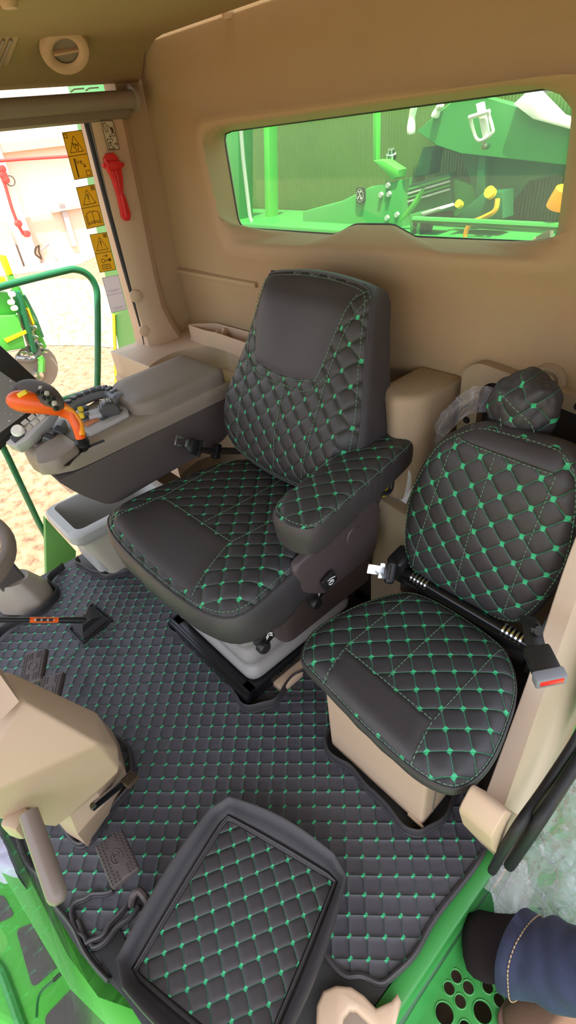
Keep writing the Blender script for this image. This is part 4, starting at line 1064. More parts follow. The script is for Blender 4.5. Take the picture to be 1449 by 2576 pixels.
db = thing('document_bag', 'clear document bag with white card and yellow leaflet behind the operator armrest', 'bag', (-.78, 1.0, PZ))
c = onz(1012, 1192, PZ + .075)
R = axes((.95, -.2, 0), (0, -.45, .9))
bm = BM(); add_box(bm, c + Vector((0, .01, -.01)), (.09, .14, .002), R @ rotm('X', 40)); make('card', bm, 'paper', db)
bm = BM(); 
o = c + Vector((-.01, .0, .0)); add_tube(bm, catmull([o + Vector((.015, 0, .07)), o + Vector((.045, -.01, .03)), o + Vector((.04, -.02, -.06)), o + Vector((.02, -.02, -.065)), o + Vector((.03, -.01, .0)), o + Vector((.01, .0, .06))], 6), .009, seg=6, flat=.15); make('ribbon', bm, 'white', db)
bm = BM(); add_box(bm, onz(968, 1228, PZ + .03), (.06, .05, .003), axes((.9, -.3, .1), (.1, -.3, .9))); make('leaflet', bm, 'yellow', db)
bm = BM(); add_sheet(bm, lambda a, b: c + Vector((-.03 + .12 * a, .02 - .05 * b + .02 * noise.noise(Vector((a * 4, b * 4, 2))), .05 - .13 * b + .02 * noise.noise(Vector((a * 5, b * 3, 7))))), 18, 18); make('sleeve', bm, 'film_thin', db, recalc=False)

# ------------------------------------------------------------------ floor mat with its upstanding rims
Q_MAT = quilt('quilted_floor_mat', .0403, offset=(-.3709, .3420), rot=PI / 4, line=.014, dot=(.20, .11), depth=.005, line_mix=.16, wrinkle=.012, base=(.064, .061, .073), rough=.55)
poly = [(-.166, .64), (-.166, .30), (-.172, .262), (-.22, .215), (-.27, .19), (-.36, .185), (-.45, .05), (-.60, -.185), (-.70, -.198), (-.80, -.205), (-.85, -.208), (-.944, -.226), (-1.064, -.226), (-1.3, -.235), (-1.6, -.2), (-1.78, -.1), (-1.85, .03), (-1.84, .17), (-1.90, .235), (-1.99, .25), (-2.03, .30), (-2.035, .39), (-2.0, .385), (-1.876, .413), (-1.816, .45), (-1.79, .52), (-1.78, .9), (-1.4, 1.02), (-.85, 1.0), (-.70, .72), (-.645, .552), (-.612, .536), (-.449, .536), (-.346, .528), (-.30, .546), (-.285, .613), (-.295, .72), (-.275, .742), (-.235, .69), (-.21, .645)]
colhole = [(-1.035, -.146), (-.905, -.105), (-.975, .075), (-1.085, .105), (-1.22, .0), (-1.2, -.12)]
def matz(x, y):
    n_ = noise.noise(Vector((x * 5, y * 5, 3))) * .004 + noise.noise(Vector((x * 13, y * 9, 8))) * .002
    r_ = noise.noise(Vector(((x + y) * 3.2, (x - y) * 14, 5))); r_ = max(0, 1 - abs(r_) * 6) * max(0, noise.noise(Vector((x * 2.3, y * 2.3, 11)))) * .020
    return .002 + n_ * .8 + r_
mat_ = thing('floor_mat', 'black quilted floor mat covering the cab floor with green stitched bartacks', 'mat', (-1.0, .3, 0))
make('mat_sheet', clip_grid(poly, .016, matz), Q_MAT, mat_, angle=80)
def rim(pts, h=.020, zc=.018, closed=False, amp=.003, name='mat_rim'):
    q = catmull([(a, b, 0) for a, b in pts], 8, closed)
    P = [Vector((p.x + amp * math.sin(i * .7), p.y + amp * math.cos(i * .53), zc + .005 * noise.noise(Vector((p.x * 9, p.y * 9, 1))))) for i, p in enumerate(q)]
    bm = tube(P, .0055, seg=8, flat=h / .0055, up=(0, 0, 1), closed=closed)
    r_ = make(name, bm, 'leather', mat_)
    P2 = [p + Vector((0, 0, 0)) for p in P]
    bm = BM(); add_tube(bm, [Vector((p.x + .010 * (1 if i % 2 else 1) * 0, p.y, .004 + matz(p.x, p.y))) for i, p in enumerate(P)], .007, seg=6, closed=closed); make('rim_piping', bm, 'leather', r_)
rim([(-1.37, .60), (-1.385, .50), (-1.365, .462), (-1.288, .461), (-1.18, .475), (-1.068, .478), (-.949, .452), (-.89, .462), (-.853, .528), (-.872, .638), (-.848, .707), (-.80, .78)], .024)
rim([(-.655, .70), (-.650, .562), (-.612, .532), (-.53, .538), (-.449, .533), (-.346, .522), (-.300, .540), (-.280, .613), (-.292, .719), (-.272, .746), (-.238, .70), (-.215, .652), (-.195, .640), (-.166, .630)], .020)
rim([(-2.04, .392), (-2.007, .378), (-1.94, .392), (-1.876, .410), (-1.816, .445), (-1.785, .522), (-1.765, .62)], .016)
rim([(-1.10, -.20), (-1.035, -.148), (-.96, -.125), (-.900, -.105), (-.925, -.02), (-.972, .080), (-1.085, .112), (-1.2, .06)], .010)
rim([(-1.80, -.10), (-1.865, .02), (-1.855, .16), (-1.915, .245), (-2.005, .245), (-2.05, .33)], .018)
rim([(-.168, .62), (-.168, .40), (-.170, .275), (-.215, .222), (-.27, .195), (-.36, .19)], .006, .008)
rim([(-.60, -.19), (-.70, -.203), (-.80, -.212), (-.90, -.222), (-1.0, -.234), (-1.12, -.232)], .010, .012)
bm = BM()
P = [Vector((-1.83 + (-.30 + 1.83) * 0, 0, 0))]
a_, b_ = onz(128, 1686, 0), onz(400, 1494, 0); sm = [a_.lerp(b_, k / 30) for k in range(31)]
for off in (-.004, .004): add_stitches(bm, [Vector((p.x + off, p.y, matz(p.x, p.y) + .002)) for p in sm], .0012, .008, .004)
make('mat_seam', bm, 'stitch', mat_)
# flap with rims around the pedal bracket
rim([tuple(onz(x, y, .01).xy) for x, y in ((280, 2243), (230, 2252), (190, 2275), (178, 2305), (205, 2352), (222, 2372), (260, 2350), (310, 2285), (345, 2235))], .008, .012)
rim([tuple(onz(x, y, .01).xy) for x, y in ((192, 2318), (222, 2366), (238, 2385), (290, 2340), (350, 2280))], .006, .01)

# loose tray mat lying on top
Q_TR = quilt('quilted_tray_mat', .0400, offset=(-.4824, .0763), rot=math.radians(65.5), line=.020, dot=(.17, .13), depth=.005, line_mix=.55, base=(.050, .045, .050), dash=12)
tf, trt, tlf = onz(572, 2062, .03), onz(838, 2218, .03), onz(345, 2442, .03); tbm = trt + tlf - tf
def outw(p, d): c_ = (tf + tbm) / 2; return p + (p - c_).normalized() * d
fl = [tf, trt, tbm, tlf]
tm = thing('tray_mat', 'loose quilted tray mat with raised plain rim lying on the near end of the floor', 'mat', (*((tf + tbm) / 2).xy, .0))
make('tray_floor', clip_grid(rounded([(p.x, p.y) for p in fl], .012, 4), .02, lambda x, y: .028 + .002 * noise.noise(Vector((x * 9, y * 9, 4)))), Q_TR, tm, angle=80)
def trim_ring(d, z, wav=0):
    out = []
    for i in range(4):
        a, b = fl[i], fl[(i + 1) % 4]
        for k in range(16):
            p = a.lerp(b, k / 16); c_ = (tf + tbm) / 2; nrm_ = (p - c_); e = (b - a).normalized(); nrm_ = Vector((e.y, -e.x, 0)); 
            if nrm_.dot(p - c_) < 0: nrm_ = -nrm_
            s_ = math.sin(PI * k / 16)
            q = p + nrm_ * (d * (.75 + .35 * s_)) + (p - c_).normalized() * d * .35
            q.z = z + wav * s_ * (1 if i == 0 else -.3 if i == 3 else .2); out.append(q)
    return out
make('tray_rim', loft([trim_ring(-.012, .020), trim_ring(.002, .026), trim_ring(.008, .032), trim_ring(.012, .034), trim_ring(.020, .060, .01), trim_ring(.030, .085, .014), trim_ring(.034, .086, .014), trim_ring(.036, .078, .012), trim_ring(.024, .006)], caps=(False, False)), 'leather', tm, angle=70)
make('rim_piping', tube([p + Vector((0, 0, .004)) for p in trim_ring(.006, .032)], .004, closed=True, seg=6), 'leather', tm)
# ------------------------------------------------------------------ steering column and wheel
col = thing('steering_column', 'large beige steering column shroud rising from the floor mat', 'column', (-1.02, -.02, 0))
def hexr(pts, z): return [Vector((a, b, z)) for a, b in pts]
bm = loft([hexr([(-.955, -.125), (-.895, -.100), (-.925, -.02), (-.985, .070), (-1.09, .10), (-1.22, .0), (-1.15, -.14)], 0.004),
           hexr([(-.95, -.125), (-.885, -.100), (-.905, -.015), (-.975, .072), (-1.09, .10), (-1.22, .0), (-1.15, -.14)], .10),
           hexr([(-.96, -.11), (-.91, -.09), (-.91, -.015), (-.98, .06), (-1.09, .09), (-1.2, .0), (-1.14, -.12)], .16)])
make('column_foot', bm, 'column', col, angle=20)
hull = [onz(245, 1793, .42), onz(298, 1880, .34), onz(303, 1940, .27), onz(228, 2010, .20), onz(172, 2035, .20), onz(165, 1770, .50), onz(60, 1765, .60), onz(25, 1690, .62), onz(-60, 1690, .62), onz(-120, 2040, .45), onz(-40, 2050, .36), onz(60, 2050, .26), onz(250, 1872, .44),
        Vector((-1.17, .0, .18)), Vector((-1.12, -.16, .20)), Vector((-.90, -.13, .16)), Vector((-1.13, -.04, .34))]
bm = BM()
for p in hull: bm.verts.new(p)
r_ = bmesh.ops.convex_hull(bm, input=bm.verts[:])
bmesh.ops.delete(bm, geom=[v for v in bm.verts if not v.link_faces], context='VERTS')
bmesh.ops.dissolve_limit(bm, angle_limit=math.radians(6), verts=bm.verts[:], edges=bm.edges[:])
bmesh.ops.bevel(bm, geom=bm.edges[:], offset=.012, segments=3, profile=.5, affect='EDGES', clamp_overlap=True)
sh_ = make('shroud', bm, 'column', col, angle=30)
cap = [onz(-40, 1660, .66), onz(15, 1700, .64), onz(48, 1765, .63), onz(5, 1808, .60), onz(-60, 1830, .60)]
ctop = Vector((-1.15, -.06, .82))
bm = loft([[p for p in cap], [p.lerp(ctop, .3) + Vector((0, 0, .0)) for p in cap], [p.lerp(ctop, .75) for p in cap], [p.lerp(ctop, .9) for p in cap]]); make('upper_cover', bm, 'column', col, angle=25)
make('hinge_knuckle', boxes(onz(48, 2068, .30), (.05, .05, .06), rotm('Z', 30), .012), 'column', col)
g0, g1 = onz(72, 2045, .36), onz(147, 2262, .30)
make('grab_lever', tube([g0, g0.lerp(g1, .3), g0.lerp(g1, .7), g0.lerp(g1, .95), g1, g1 + (g1 - g0).normalized() * .008], [.020, .021, .021, .021, .018, .010], seg=16), 'wheel', col)
f0, f1 = onz(238, 2028, .13), onz(306, 1972, .10)
bm = BM(); add_box(bm, f0.lerp(f1, .5), ((f1 - f0).length + .02, .018, .012), axes(f1 - f0, (0, 0, 1)), .004); fl_ = make('tilt_pedal_arm', bm, 'blackmetal', col)
make('arm_rod', tube([f0 + Vector((0, 0, .012)), f0.lerp(f1, .6) + Vector((0, 0, .014)), f1 + Vector((0, 0, .016))], .003, seg=6), 'chrome', fl_)
make('pivot_bolt', lathe([(0, .014), (.007, .014), (.008, .006)], f0, (.2, -.2, 1), 10), 'chrome', fl_)
p = onz(327, 1962, .10); R = axes(onz(340, 1975, .1) - onz(315, 1958, .1), (.2, .3, 1))
bm = BM(); add_box(bm, p, (.034, .040, .012), R, .003)
for k in range(5): add_box(bm, p + R @ Vector((-.014 + .007 * k, 0, .007)), (.003, .038, .004), R)
make('tilt_pedal_pad', bm, plain('worn_brown_rubber', (.07, .045, .025), .6), fl_)

sw = thing('steering_wheel', 'taupe steering wheel rim at the photo edge above the column', 'wheel', (-1.17, -.06, .80))
wc = Vector((-1.186, -.080, .845)); wn = Vector((.12, .22, .95)).normalized(); a = wn.orthogonal().normalized(); b = wn.cross(a)
ringp = [wc + (a * math.cos(2 * PI * k / 48) + b * math.sin(2 * PI * k / 48)) * .19 for k in range(48)]
make('rim', tube(ringp, .0165, closed=True, seg=12), 'wheel', sw)
k0 = max(range(48), key=lambda k: (ringp[k] - wc).dot(CR))
for k in ((k0 + 8) % 48, (k0 + 24) % 48, (k0 + 40) % 48): make('spoke', tube([wc - wn * .03, wc.lerp(ringp[k], .5) - wn * .012, ringp[k]], [.018, .014, .012], seg=8, flat=.5), 'wheel', sw)
make('hub', lathe([(0, .0), (.06, -.004), (.07, -.02), (.05, -.06), (.035, -.07)], wc, wn, 28), 'taupe_dark', sw)

# ------------------------------------------------------------------ pedals
def pedal(name, label, quad, z, thick, letter, group=None, stem=None):
    P = [onz(x, y, z + dz) for x, y, dz in quad]
    c = sum(P, Vector()) / 4; X = ((P[1] - P[0]) + (P[2] - P[3])) / 2; Y = ((P[3] - P[0]) + (P[2] - P[1])) / 2
    R = axes(X, X.cross(Y) if X.cross(Y).z > 0 else -X.cross(Y)); n_ = R @ Vector((0, 0, 1)); lx, ly = X.length, Y.length
    t = thing(name, label, 'pedal', c - n_ * thick, group)
    bm = BM(); add_box(bm, c - n_ * thick / 2, (lx, ly, thick), R, .006, 3)
    nx, ny = int(lx / .0085), int(ly / .0085)
    for i in range(nx):
        for j in range(ny):
            u = (i + .5) / nx - .5; v = (j + .5) / ny - .5
            if abs(u) < .09 or abs(u * lx) < .019 and abs(v * ly) < .023: continue
            if abs(u) > .46 or abs(v) > .46: continue
            add_box(bm, c + R @ Vector((u * lx, v * ly, .0015)), (.005, .005, .004), R, taper=.5)
    pad = make('pad', bm, 'pedal', t)
    el = [c + R @ Vector((.014 * math.cos(2 * PI * k / 24), .017 * math.sin(2 * PI * k / 24), .0005)) for k in range(24)]
    make('ring_mark', tube(el, .0016, closed=True, seg=5), 'pedal', pad)
    if letter:
        bm = BM(); s_ = [[(-.006, -.012), (-.006, .012), (.003, .012), (.007, .008), (.007, .003), (.003, 0), (-.006, 0)]]
        for q in s_: add_tube(bm, [c + R @ Vector((a, b, .001)) for a, b in q], .0015, seg=5)
        make('letter_mark', bm, 'pedal', pad)
    bm = tube([c - n_ * thick, c - n_ * (thick + .02) + Vector((-.01, -.005, -.0)), Vector((c.x - .02, c.y - .01, .012))], .009, seg=8); make('pedal_arm', bm, 'blackmetal', t)
    return t
pedal('brake_pedal', 'upper brake pedal with a ring mark, farther from the door', [(36, 1658, -.01), (92, 1641, .0), (130, 1695, 0), (72, 1712, -.01)], .16, .022, False, 'twin brake pedals')
pedal('brake_pedal', 'lower brake pedal with a ring mark, half hidden by the column', [(75, 1714, -.01), (131, 1702, 0), (170, 1764, 0), (112, 1778, -.01)], .155, .022, False, 'twin brake pedals')
pedal('parking_pedal', 'single studded pedal marked with a ringed P near the tray mat', [(232, 2134, .0), (300, 2086, .0), (355, 2178, -.01), (285, 2232, -.01)], .12, .026, True)
# bent rod bracket in the flap
bm = tube(catmull([onz(330, 2275, .01), onz(336, 2252, .05), onz(350, 2242, .055), onz(368, 2262, .05), onz(386, 2292, .01)], 5), .009, seg=8)
tag(make('bent_rod', bm, 'pedal'), 'short bent grey rod in the mat flap beside the tray mat', 'rod')
bm = BM(); q0, q1 = onz(222, 2372, .012), onz(360, 2576, .012)
poly_ = [tuple(onz(x, y, 0).xy) for x, y in ((228, 2372), (300, 2330), (345, 2420), (400, 2600), (372, 2600))]
add_prism(bm, poly_, 'z', -.010, .006, .002); tag(make('rubber_strip', bm, 'rubber'), 'black rubber edge strip beside the green front sill', 'strip')

# ------------------------------------------------------------------ floor lever
lv = thing('hand_lever', 'black floor lever with an orange printed sticker and a square boot', 'lever', onz(228, 1590, 0))
bq = [onz(x, y, .004) for x, y in ((183, 1583), (212, 1612), (272, 1562), (232, 1528))]; cb = sum(bq, Vector()) / 4
tp_ = onz(213, 1560, .085)
bm = loft([[p for p in bq], [p.lerp(cb, .06) + Vector((0, 0, .014)) for p in bq], [p.lerp(cb, .16) + Vector((0, 0, .03)) for p in bq], [tp_ + (p - cb) * .35 for p in bq], [tp_ + (p - cb) * .22 + Vector((-.006, -.006, .006)) for p in bq]]); make('boot', bm, 'leather', lv, angle=25)
bm = BM(); bq2 = [cb + (p - cb) * 1.18 for p in bq]; add_tube(bm, bq2, .007, closed=True, seg=6); make('boot_frame', bm, 'rubber', lv)
l0, l1 = tp_, onz(-30, 1559, .26)
make('stick', tube([l0, l0.lerp(l1, .25), l0.lerp(l1, .3), l1], [.013, .012, .0095, .0095], seg=12), 'blackplastic', lv)
s0, s1 = onx(131, 1556, (l0.lerp(l1, .33)).x), onx(45, 1558, (l0.lerp(l1, .72)).x)
s0 = l0.lerp(l1, .30); s1 = l0.lerp(l1, .60)
st = make('sticker', tube([s0, s1], .0102, seg=12), 'orange', lv)
up_ = (CC - s0).normalized(); ax_ = (s1 - s0).normalized(); side_ = ax_.cross(up_).normalized(); up_ = side_.cross(ax_).normalized()
if up_.dot(CC - s0) < 0: up_ = -up_
bm = BM(); RR = Matrix((ax_, side_, up_)).transposed()
if RR.determinant() < 0: RR = Matrix((ax_, -side_, up_)).transposed()
add_box(bm, s0.lerp(s1, .5) + up_ * .0098, ((s1 - s0).length * .58, .010, .003), RR); make('sticker_band', bm, 'blackplastic', st)
bm = BM(); o = s0.lerp(s1, .5) + up_ * .0113; X_ = -ax_; Y_ = side_ if side_.dot(CU) > 0 else -side_
glyph = {'1': [[(0, -1), (0, 1)]], 'N': [[(-.6, -1), (-.6, 1), (.6, -1), (.6, 1)]], '2': [[(-.6, 1), (.6, 1), (.6, 0), (-.6, 0), (-.6, -1), (.6, -1)]], '3': [[(-.6, 1), (.6, 1), (.6, -1), (-.6, -1)], [(-.4, 0), (.6, 0)]]}
for i, ch in enumerate('32N1'):
    for s_ in glyph[ch]: add_quads_text(bm, o + X_ * ((i - 1.5) * .021), X_ * .0035, Y_ * .0035, [s_], .0014, up_)
make('sticker_print', bm, 'white', st)

# ------------------------------------------------------------------ front right post in its boot, left front foot
ap = thing('front_post', 'dark front right cab post standing in a beige moulded boot', 'post', (-1.93, .11, 0))
fb = [tuple(onz(x, y, 0).xy) for x, y in ((12, 1500), (20, 1540), (60, 1534), (112, 1520), (142, 1496), (140, 1478))]
fb = [(-2.03, .03), (-1.97, .035), (-1.90, .095), (-1.875, .165), (-1.915, .225), (-1.99, .24), (-2.045, .20)]
fr_ = rounded(fb, .02, 4); cf = Vector((-1.975, .14))
def fring(k, z, dx=0, dy=0): return [Vector((cf.x + (a - cf.x) * k + dx, cf.y + (b - cf.y) * k + dy, z)) for a, b in fr_]
make('boot', loft([fring(1.05, 0), fring(1.02, .02), fring(.85, .07, -.008, -.005), fring(.66, .115, -.02, -.015), fring(.62, .12, -.02, -.015), fring(.5, .118, -.02, -.015)]), 'taupe', ap, angle=40)
pp0 = Vector((-1.99, .12, .10)); pdir = Vector((-.015, -.05, .30))
bm = loft([[pp0 + pdir * t + Vector((a, b, 0)) for a, b in rounded([(-.04, -.05), (.028, -.05), (.028, .05), (-.04, .05)], .012)] for t in (0, 1, 2, 5)]); make('post', bm, 'taupe_dark', ap)

ft_ = thing('post_foot_cover', 'beige moulded foot cover with an arched notch at the near corner of the floor', 'cover', (-.24, .10, 0))
oo = ((792, 2680), (796, 2530), (812, 2492), (845, 2478), (884, 2482), (916, 2504), (946, 2536), (984, 2518), (1000, 2498), (1010, 2520), (990, 2600))
ii = ((968, 2600), (940, 2584), (910, 2556), (896, 2542), (880, 2540), (864, 2560), (852, 2620), (848, 2690))
bm = BM(); add_prism(bm, [tuple(onz(x, y, .03).xy) for x, y in oo + ii], 'z', .0, .035, .010, 3); make('cover', bm, 'beige', ft_, angle=50)
bm = BM(); add_prism(bm, [tuple(onz(x, y, 0).xy) for x, y in ((850, 2700), (862, 2548), (900, 2532), (940, 2562), (965, 2580), (930, 2700))], 'z', -.02, .004); make('notch_floor', bm, 'taupe', ft_)

# ------------------------------------------------------------------ front sill, platform, pads, windscreen
bm = BM(); add_prism(bm, [(-2.0, -.232), (-1.10, -.250), (-.70, -.212), (-.42, -.135), (-.40, -.185), (-.66, -.262), (-1.05, -.302), (-2.0, -.30)], 'z', -.14, -.012, .004)
fs = struct('trim_10', bm, 'green_bright')
bm = BM(); add_prism(bm, [(-2.2, -.29), (-1.05, -.298), (-.66, -.258), (-.30, -.15), (-.30, -1.2), (-2.2, -1.2)], 'z', -.17, -.14, .003)
pf = thing('front_platform', 'bright green steel platform ahead of the cab with grey grip pads', 'platform', (-1.0, -.6, -.17)); make('deck', bm, 'green_bright', pf)
for q in (((40, 2338), (108, 2312), (167, 2412), (82, 2486)), ((110, 2560), (198, 2468), (252, 2540), (300, 2620), (150, 2700)), ((-40, 2262), (8, 2250), (36, 2302), (12, 2314), (-30, 2330))):
    bm = BM(); add_prism(bm, rounded([tuple(onz(x, y, -.138).xy) for x, y in q], .015), 'z', -.141, -.1375); make('grip_pad', bm, 'pad', pf)
bm = BM(); pts = [onz(x, y, -.135) for x, y in ((-40, 2400), (0, 2440), (25, 2500), (60, 2600))]
add_tube(bm, catmull(pts, 5), .012, seg=8); make('edge_bead', bm, 'green', pf)
bm = BM(); pts = [onz(x, y, -.139) for x, y in ((173, 2432), (145, 2458), (100, 2500), (92, 2560))]; add_tube(bm, catmull(pts, 5), .0025, seg=5); make('panel_joint', bm, 'green_dark', pf)
bm = BM()
add_box(bm, onz(158, 2445, -.139), (.05, .008, .004), axes(onz(173, 2432, -.14) - onz(144, 2458, -.14), (0, 0, 1))); make('deck_slot', bm, 'dark_hole', pf)
bm = BM(); add_prism(bm, [(-2.04, -.01), (-2.04, 1.6), (-.42, 1.6), (-.42, -.01)], 'y', -.232, -.226)
struct('window_3', bm, 'glass')
# pale sheet of wrapping on the platform
bm = BM(); w0 = [onz(x, y, -.02) for x, y in ((-60, 1960), (62, 2085), (98, 2232), (-60, 2200))]
def wrap(a, b):
    p = w0[0].lerp(w0[1], a).lerp(w0[3].lerp(w0[2], a), b); e = min(a, 1 - a, b, 1 - b)
    p = p + Vector((0, 0, .02 + .05 * noise.noise(p * 9) + .03 * abs(noise.noise(p * 25)) - .05 * max(0, .12 - e) / .12)); p.y = min(p.y, -.262); return p
add_sheet(bm, wrap, 40, 30)
wr_ = make('wrapping_sheet', bm, plain('lilac_white_wrap', (.62, .60, .78), .55), recalc=False, angle=80)
tag(wr_, 'pale lilac plastic wrapping lying on the green platform behind the windscreen', 'wrapping')

# ------------------------------------------------------------------ left side platform (perforated) with handrail
sp = thing('side_platform', 'green perforated side platform outside the cab door', 'platform', (.2, .4, -.15))
holes = []
for px, py, r in ((1148, 2456, .0135), (1130, 2486, .0135), (1178, 2484, .0135), (1227, 2482, .0135), (1244, 2455, .0135), (1275, 2484, .0135), (1256, 2516, .0135), (1158, 2519, .0135), (1118, 2550, .021), (1214, 2546, .021), (1322, 2488, .0135), (1170, 2585, .0135), (1300, 2570, .0135), (1350, 2540, .0135)):
    p = onz(px, py, -.12); holes.append((p.x, p.y, r))
bm = BM()
vs = []
bx0, bx1, by0, by1 = -.118, .75, -.6, 1.25
outer = [bm.verts.new((a, b, -.12)) for a, b in ((bx0, by0), (bx1, by0), (bx1, by1), (bx0, by1))]
edges = [bm.edges.new((outer[i], outer[(i + 1) % 4])) for i in range(4)]
rims_ = []
for hx, hy, r in holes:
    ring = [bm.verts.new((hx + r * math.cos(2 * PI * k / 20), hy + r * math.sin(2 * PI * k / 20), -.12)) for k in range(20)]
    edges += [bm.edges.new((ring[k], ring[(k + 1) % 20])) for k in range(20)]; rims_.append([v.co.copy() for v in ring])
bmesh.ops.triangle_fill(bm, use_beauty=True, use_dissolve=False, edges=edges)
bmesh.ops.delete(bm, geom=[f for f in bm.faces if any((f.calc_center_median().xy - Vector((hx, hy))).length < r * .8 for hx, hy, r in holes)], context='FACES')
for ring in rims_:
    add_loft(bm, [[p for p in ring], [p + Vector((0, 0, -.014)) for p in ring]], caps=(False, False))
make('deck', bm, 'green', sp, angle=30)
for hx, hy, r in holes:
    make('hole_lip', tube([Vector((hx + r * math.cos(2 * PI * k / 20), hy + r * math.sin(2 * PI * k / 20), -.119)) for k in range(20)], .0018, closed=True, seg=6), 'green', sp)
bm = BM(); add_box(bm, (.3, .3, -.26), (.84, 1.7, .02)); make('under_tray', bm, plain('rusty_brown_steel', (.13, .07, .055), .7), sp)
q = [onz(x, y, -.075) for x, y in ((1330, 2065), (1228, 2224), (1130, 2372), (1040, 2508), (985, 2600))]
make('sill_pipe', tube(q, .0115, seg=12), plain('worn_green_steel', (.03, .10, .04), .25), sp)
bm = BM(); add_prism(bm, [(-.145, -.03), (-.100, -.105), (-.100, -.125), (-.150, -.12)], 'y', -.5, .60); make('side_kick', bm, 'green', sp)
# green tank side beyond the door post
bm = BM(); add_box(bm, (.02, 1.42, .0), (.5, .2, .5), bev=.03); add_box(bm, (.05, 1.15, -.02), (.18, .12, .16), rotm('Z', 20), .03)
tag(make('green_body_panel', bm, 'green'), 'dark green body panel behind the clear plastic bag', 'panel')
bm = BM(); add_prism(bm, rounded([(1.0, .10), (1.28, .25), (1.28, 1.2), (1.22, 1.2), (.92, .5)], .03), 'x', -.08, -.06, .01)
tag(make('grey_trim_panel', bm, plain('grey_trim', (.09, .075, .08), .6)), 'dark grey outer trim panel behind the left rear cab post', 'panel')

# crumpled clear bag
bc = Vector((.03, .84, -.05))
bm = BM()
def bagp(a, b):
    th = 2 * PI * a; ph = PI * (b * .94 + .03)
    r = 1 + .35 * noise.noise(Vector((math.cos(th) * 1.6, math.sin(th) * 1.6, ph * 1.3))) + .22 * abs(noise.noise(Vector((math.cos(th) * 4, math.sin(th) * 4, ph * 3 + 5)))) + .10 * abs(noise.noise(Vector((math.cos(th) * 11, math.sin(th) * 11, ph * 8 + 9))))
    d = Vector((math.sin(ph) * math.cos(th) * .165 * r, math.sin(ph) * math.sin(th) * .24 * r, math.cos(ph) * .14 * r))
    p = bc + d; p.z = max(p.z, -.116 + .01 * noise.noise(p * 20)); p.x = max(p.x, -.105 + .04 * max(0, .75 - p.y)); return p
add_sheet(bm, bagp, 90, 60); bmesh.ops.remove_doubles(bm, verts=bm.verts, dist=1e-5)
bag = thing('plastic_bag', 'crumpled clear plastic bag lying on the green platform beside the denim leg', 'bag', (bc.x, bc.y, -.12)); make('film', bm, 'film', bag, recalc=False, angle=22)
t0 = [onz(1262, 2170, -.03), onz(1285, 2230, -.02), onz(1290, 2300, -.02), onz(1298, 2335, -.03)]
bm = BM()
def tail(a, b):
    i = min(2, int(a * 3)); f = a * 3 - i; p = t0[i].lerp(t0[i + 1], f); w = .055 * (1 - .55 * a) + .012 * noise.noise(Vector((a * 5, b * 5, 3)))
    th = 2 * PI * b; return p + (CR * math.cos(th) * w + Vector((.3, .3, .8)) * math.sin(th) * w * .55) * (1 + .35 * noise.noise(Vector((math.cos(th) * 3, math.sin(th) * 3, a * 6))))
add_sheet(bm, tail, 30, 40); make('twisted_tail', bm, 'film', bag, recalc=False, angle=22)

# ------------------------------------------------------------------ person: one jeans leg with a black sock, and a shoe
pe = thing('person', 'person in dark blue jeans and a black sock stepping on the green platform', 'person', (0, .55, -.12))
def ell(c, d, a, b, ra, rb, n=24, ph=0): 
    d = d.normalized(); a = (a - d * a.dot(d)).normalized(); b = d.cross(a)
    return [c + a * math.cos(2 * PI * k / n + ph) * ra + b * math.sin(2 * PI * k / n + ph) * rb for k in range(n)]
toe = onz(1170, 2372, -.045); heel = onz(1330, 2395, -.03)
fd = (heel - toe).normalized(); sd = Vector((0, 0, 1)).cross(fd).normalized()
L_ = (heel - toe).length
def frg(t, w, h, zc, shift=0): return ell(toe + fd * t * L_ + sd * shift + Vector((0, 0, zc)), fd, sd, None, w, h)
rings = [frg(-.02, .016, .012, -.035), frg(.02, .042, .026, -.028, .0), frg(.12, .060, .038, -.022, .004), frg(.30, .068, .046, -.014, .004), frg(.55, .064, .054, .0), frg(.75, .060, .062, .015), frg(1.0, .060, .070, .035)]
for t in range(len(rings)): rings[t] = [Vector((p.x, p.y, max(p.z, -.119))) for p in rings[t]]
knee = Vector((.36, .66, .40)); hip = Vector((.46, .52, .82)); ank = heel + Vector((.01, .0, .04))
hose = loft(rings + [ell(ank + Vector((.03, 0, .05)), Vector((1, 0, .9)), sd, None, .055, .05)])
body_ = make('leg_and_foot', hose, 'sock', pe, angle=70)
cuff = onz(1290, 2385, .02)
axis_ = (knee - cuff).normalized()
def jring(c, r1, r2, d, wob=0, s=0): return [p + (p - c) * wob * noise.noise(p * 14 + Vector((s, 0, 0))) for p in ell(c, d, sd, None, r1, r2, 48)]
J = []
c_in = cuff + axis_ * .02
d0 = Vector((.9, .05, .35)).normalized()
J.append(jring(cuff + d0 * .05, .066, .058, d0)); J.append(jring(cuff - d0 * .0, .076, .068, d0, .12)); J.append(jring(cuff + d0 * .004, .083, .075, d0, .15)); J.append(jring(cuff + d0 * .030, .082, .074, d0, .2)); J.append(jring(cuff + d0 * .034, .077, .070, d0, .2, 1))
for k in range(1, 41):
    t = k / 40; c = (cuff + d0 * .036).lerp(knee, t); d = d0.lerp(axis_, min(1, t * 1.5))
    ring = ell(c, d, sd, None, .078, .072, 48); o = []
    for i, p in enumerate(ring):
        a_ = 2 * PI * i / 48; u = t * 7
        f = abs(noise.noise(Vector((math.cos(a_) * .9 + u * .5, math.sin(a_) * .9, u * 1.1)))) * .30 - .07 + .05 * math.sin(u * 2.6 + 1.6 * math.cos(a_ - .6))
        o.append(p + (p - c) * f * (1 - .4 * t))
    J.append(o)
for k in range(1, 6):
    t = k / 5; c = knee.lerp(hip, t); d = axis_.lerp((hip - knee).normalized(), t); J.append(jring(c, .088 + .012 * t, .085 + .015 * t, d, .15, k + 10))
jl = make('jeans_leg', loft(J, caps=(False, True)), 'denim', pe, angle=80)
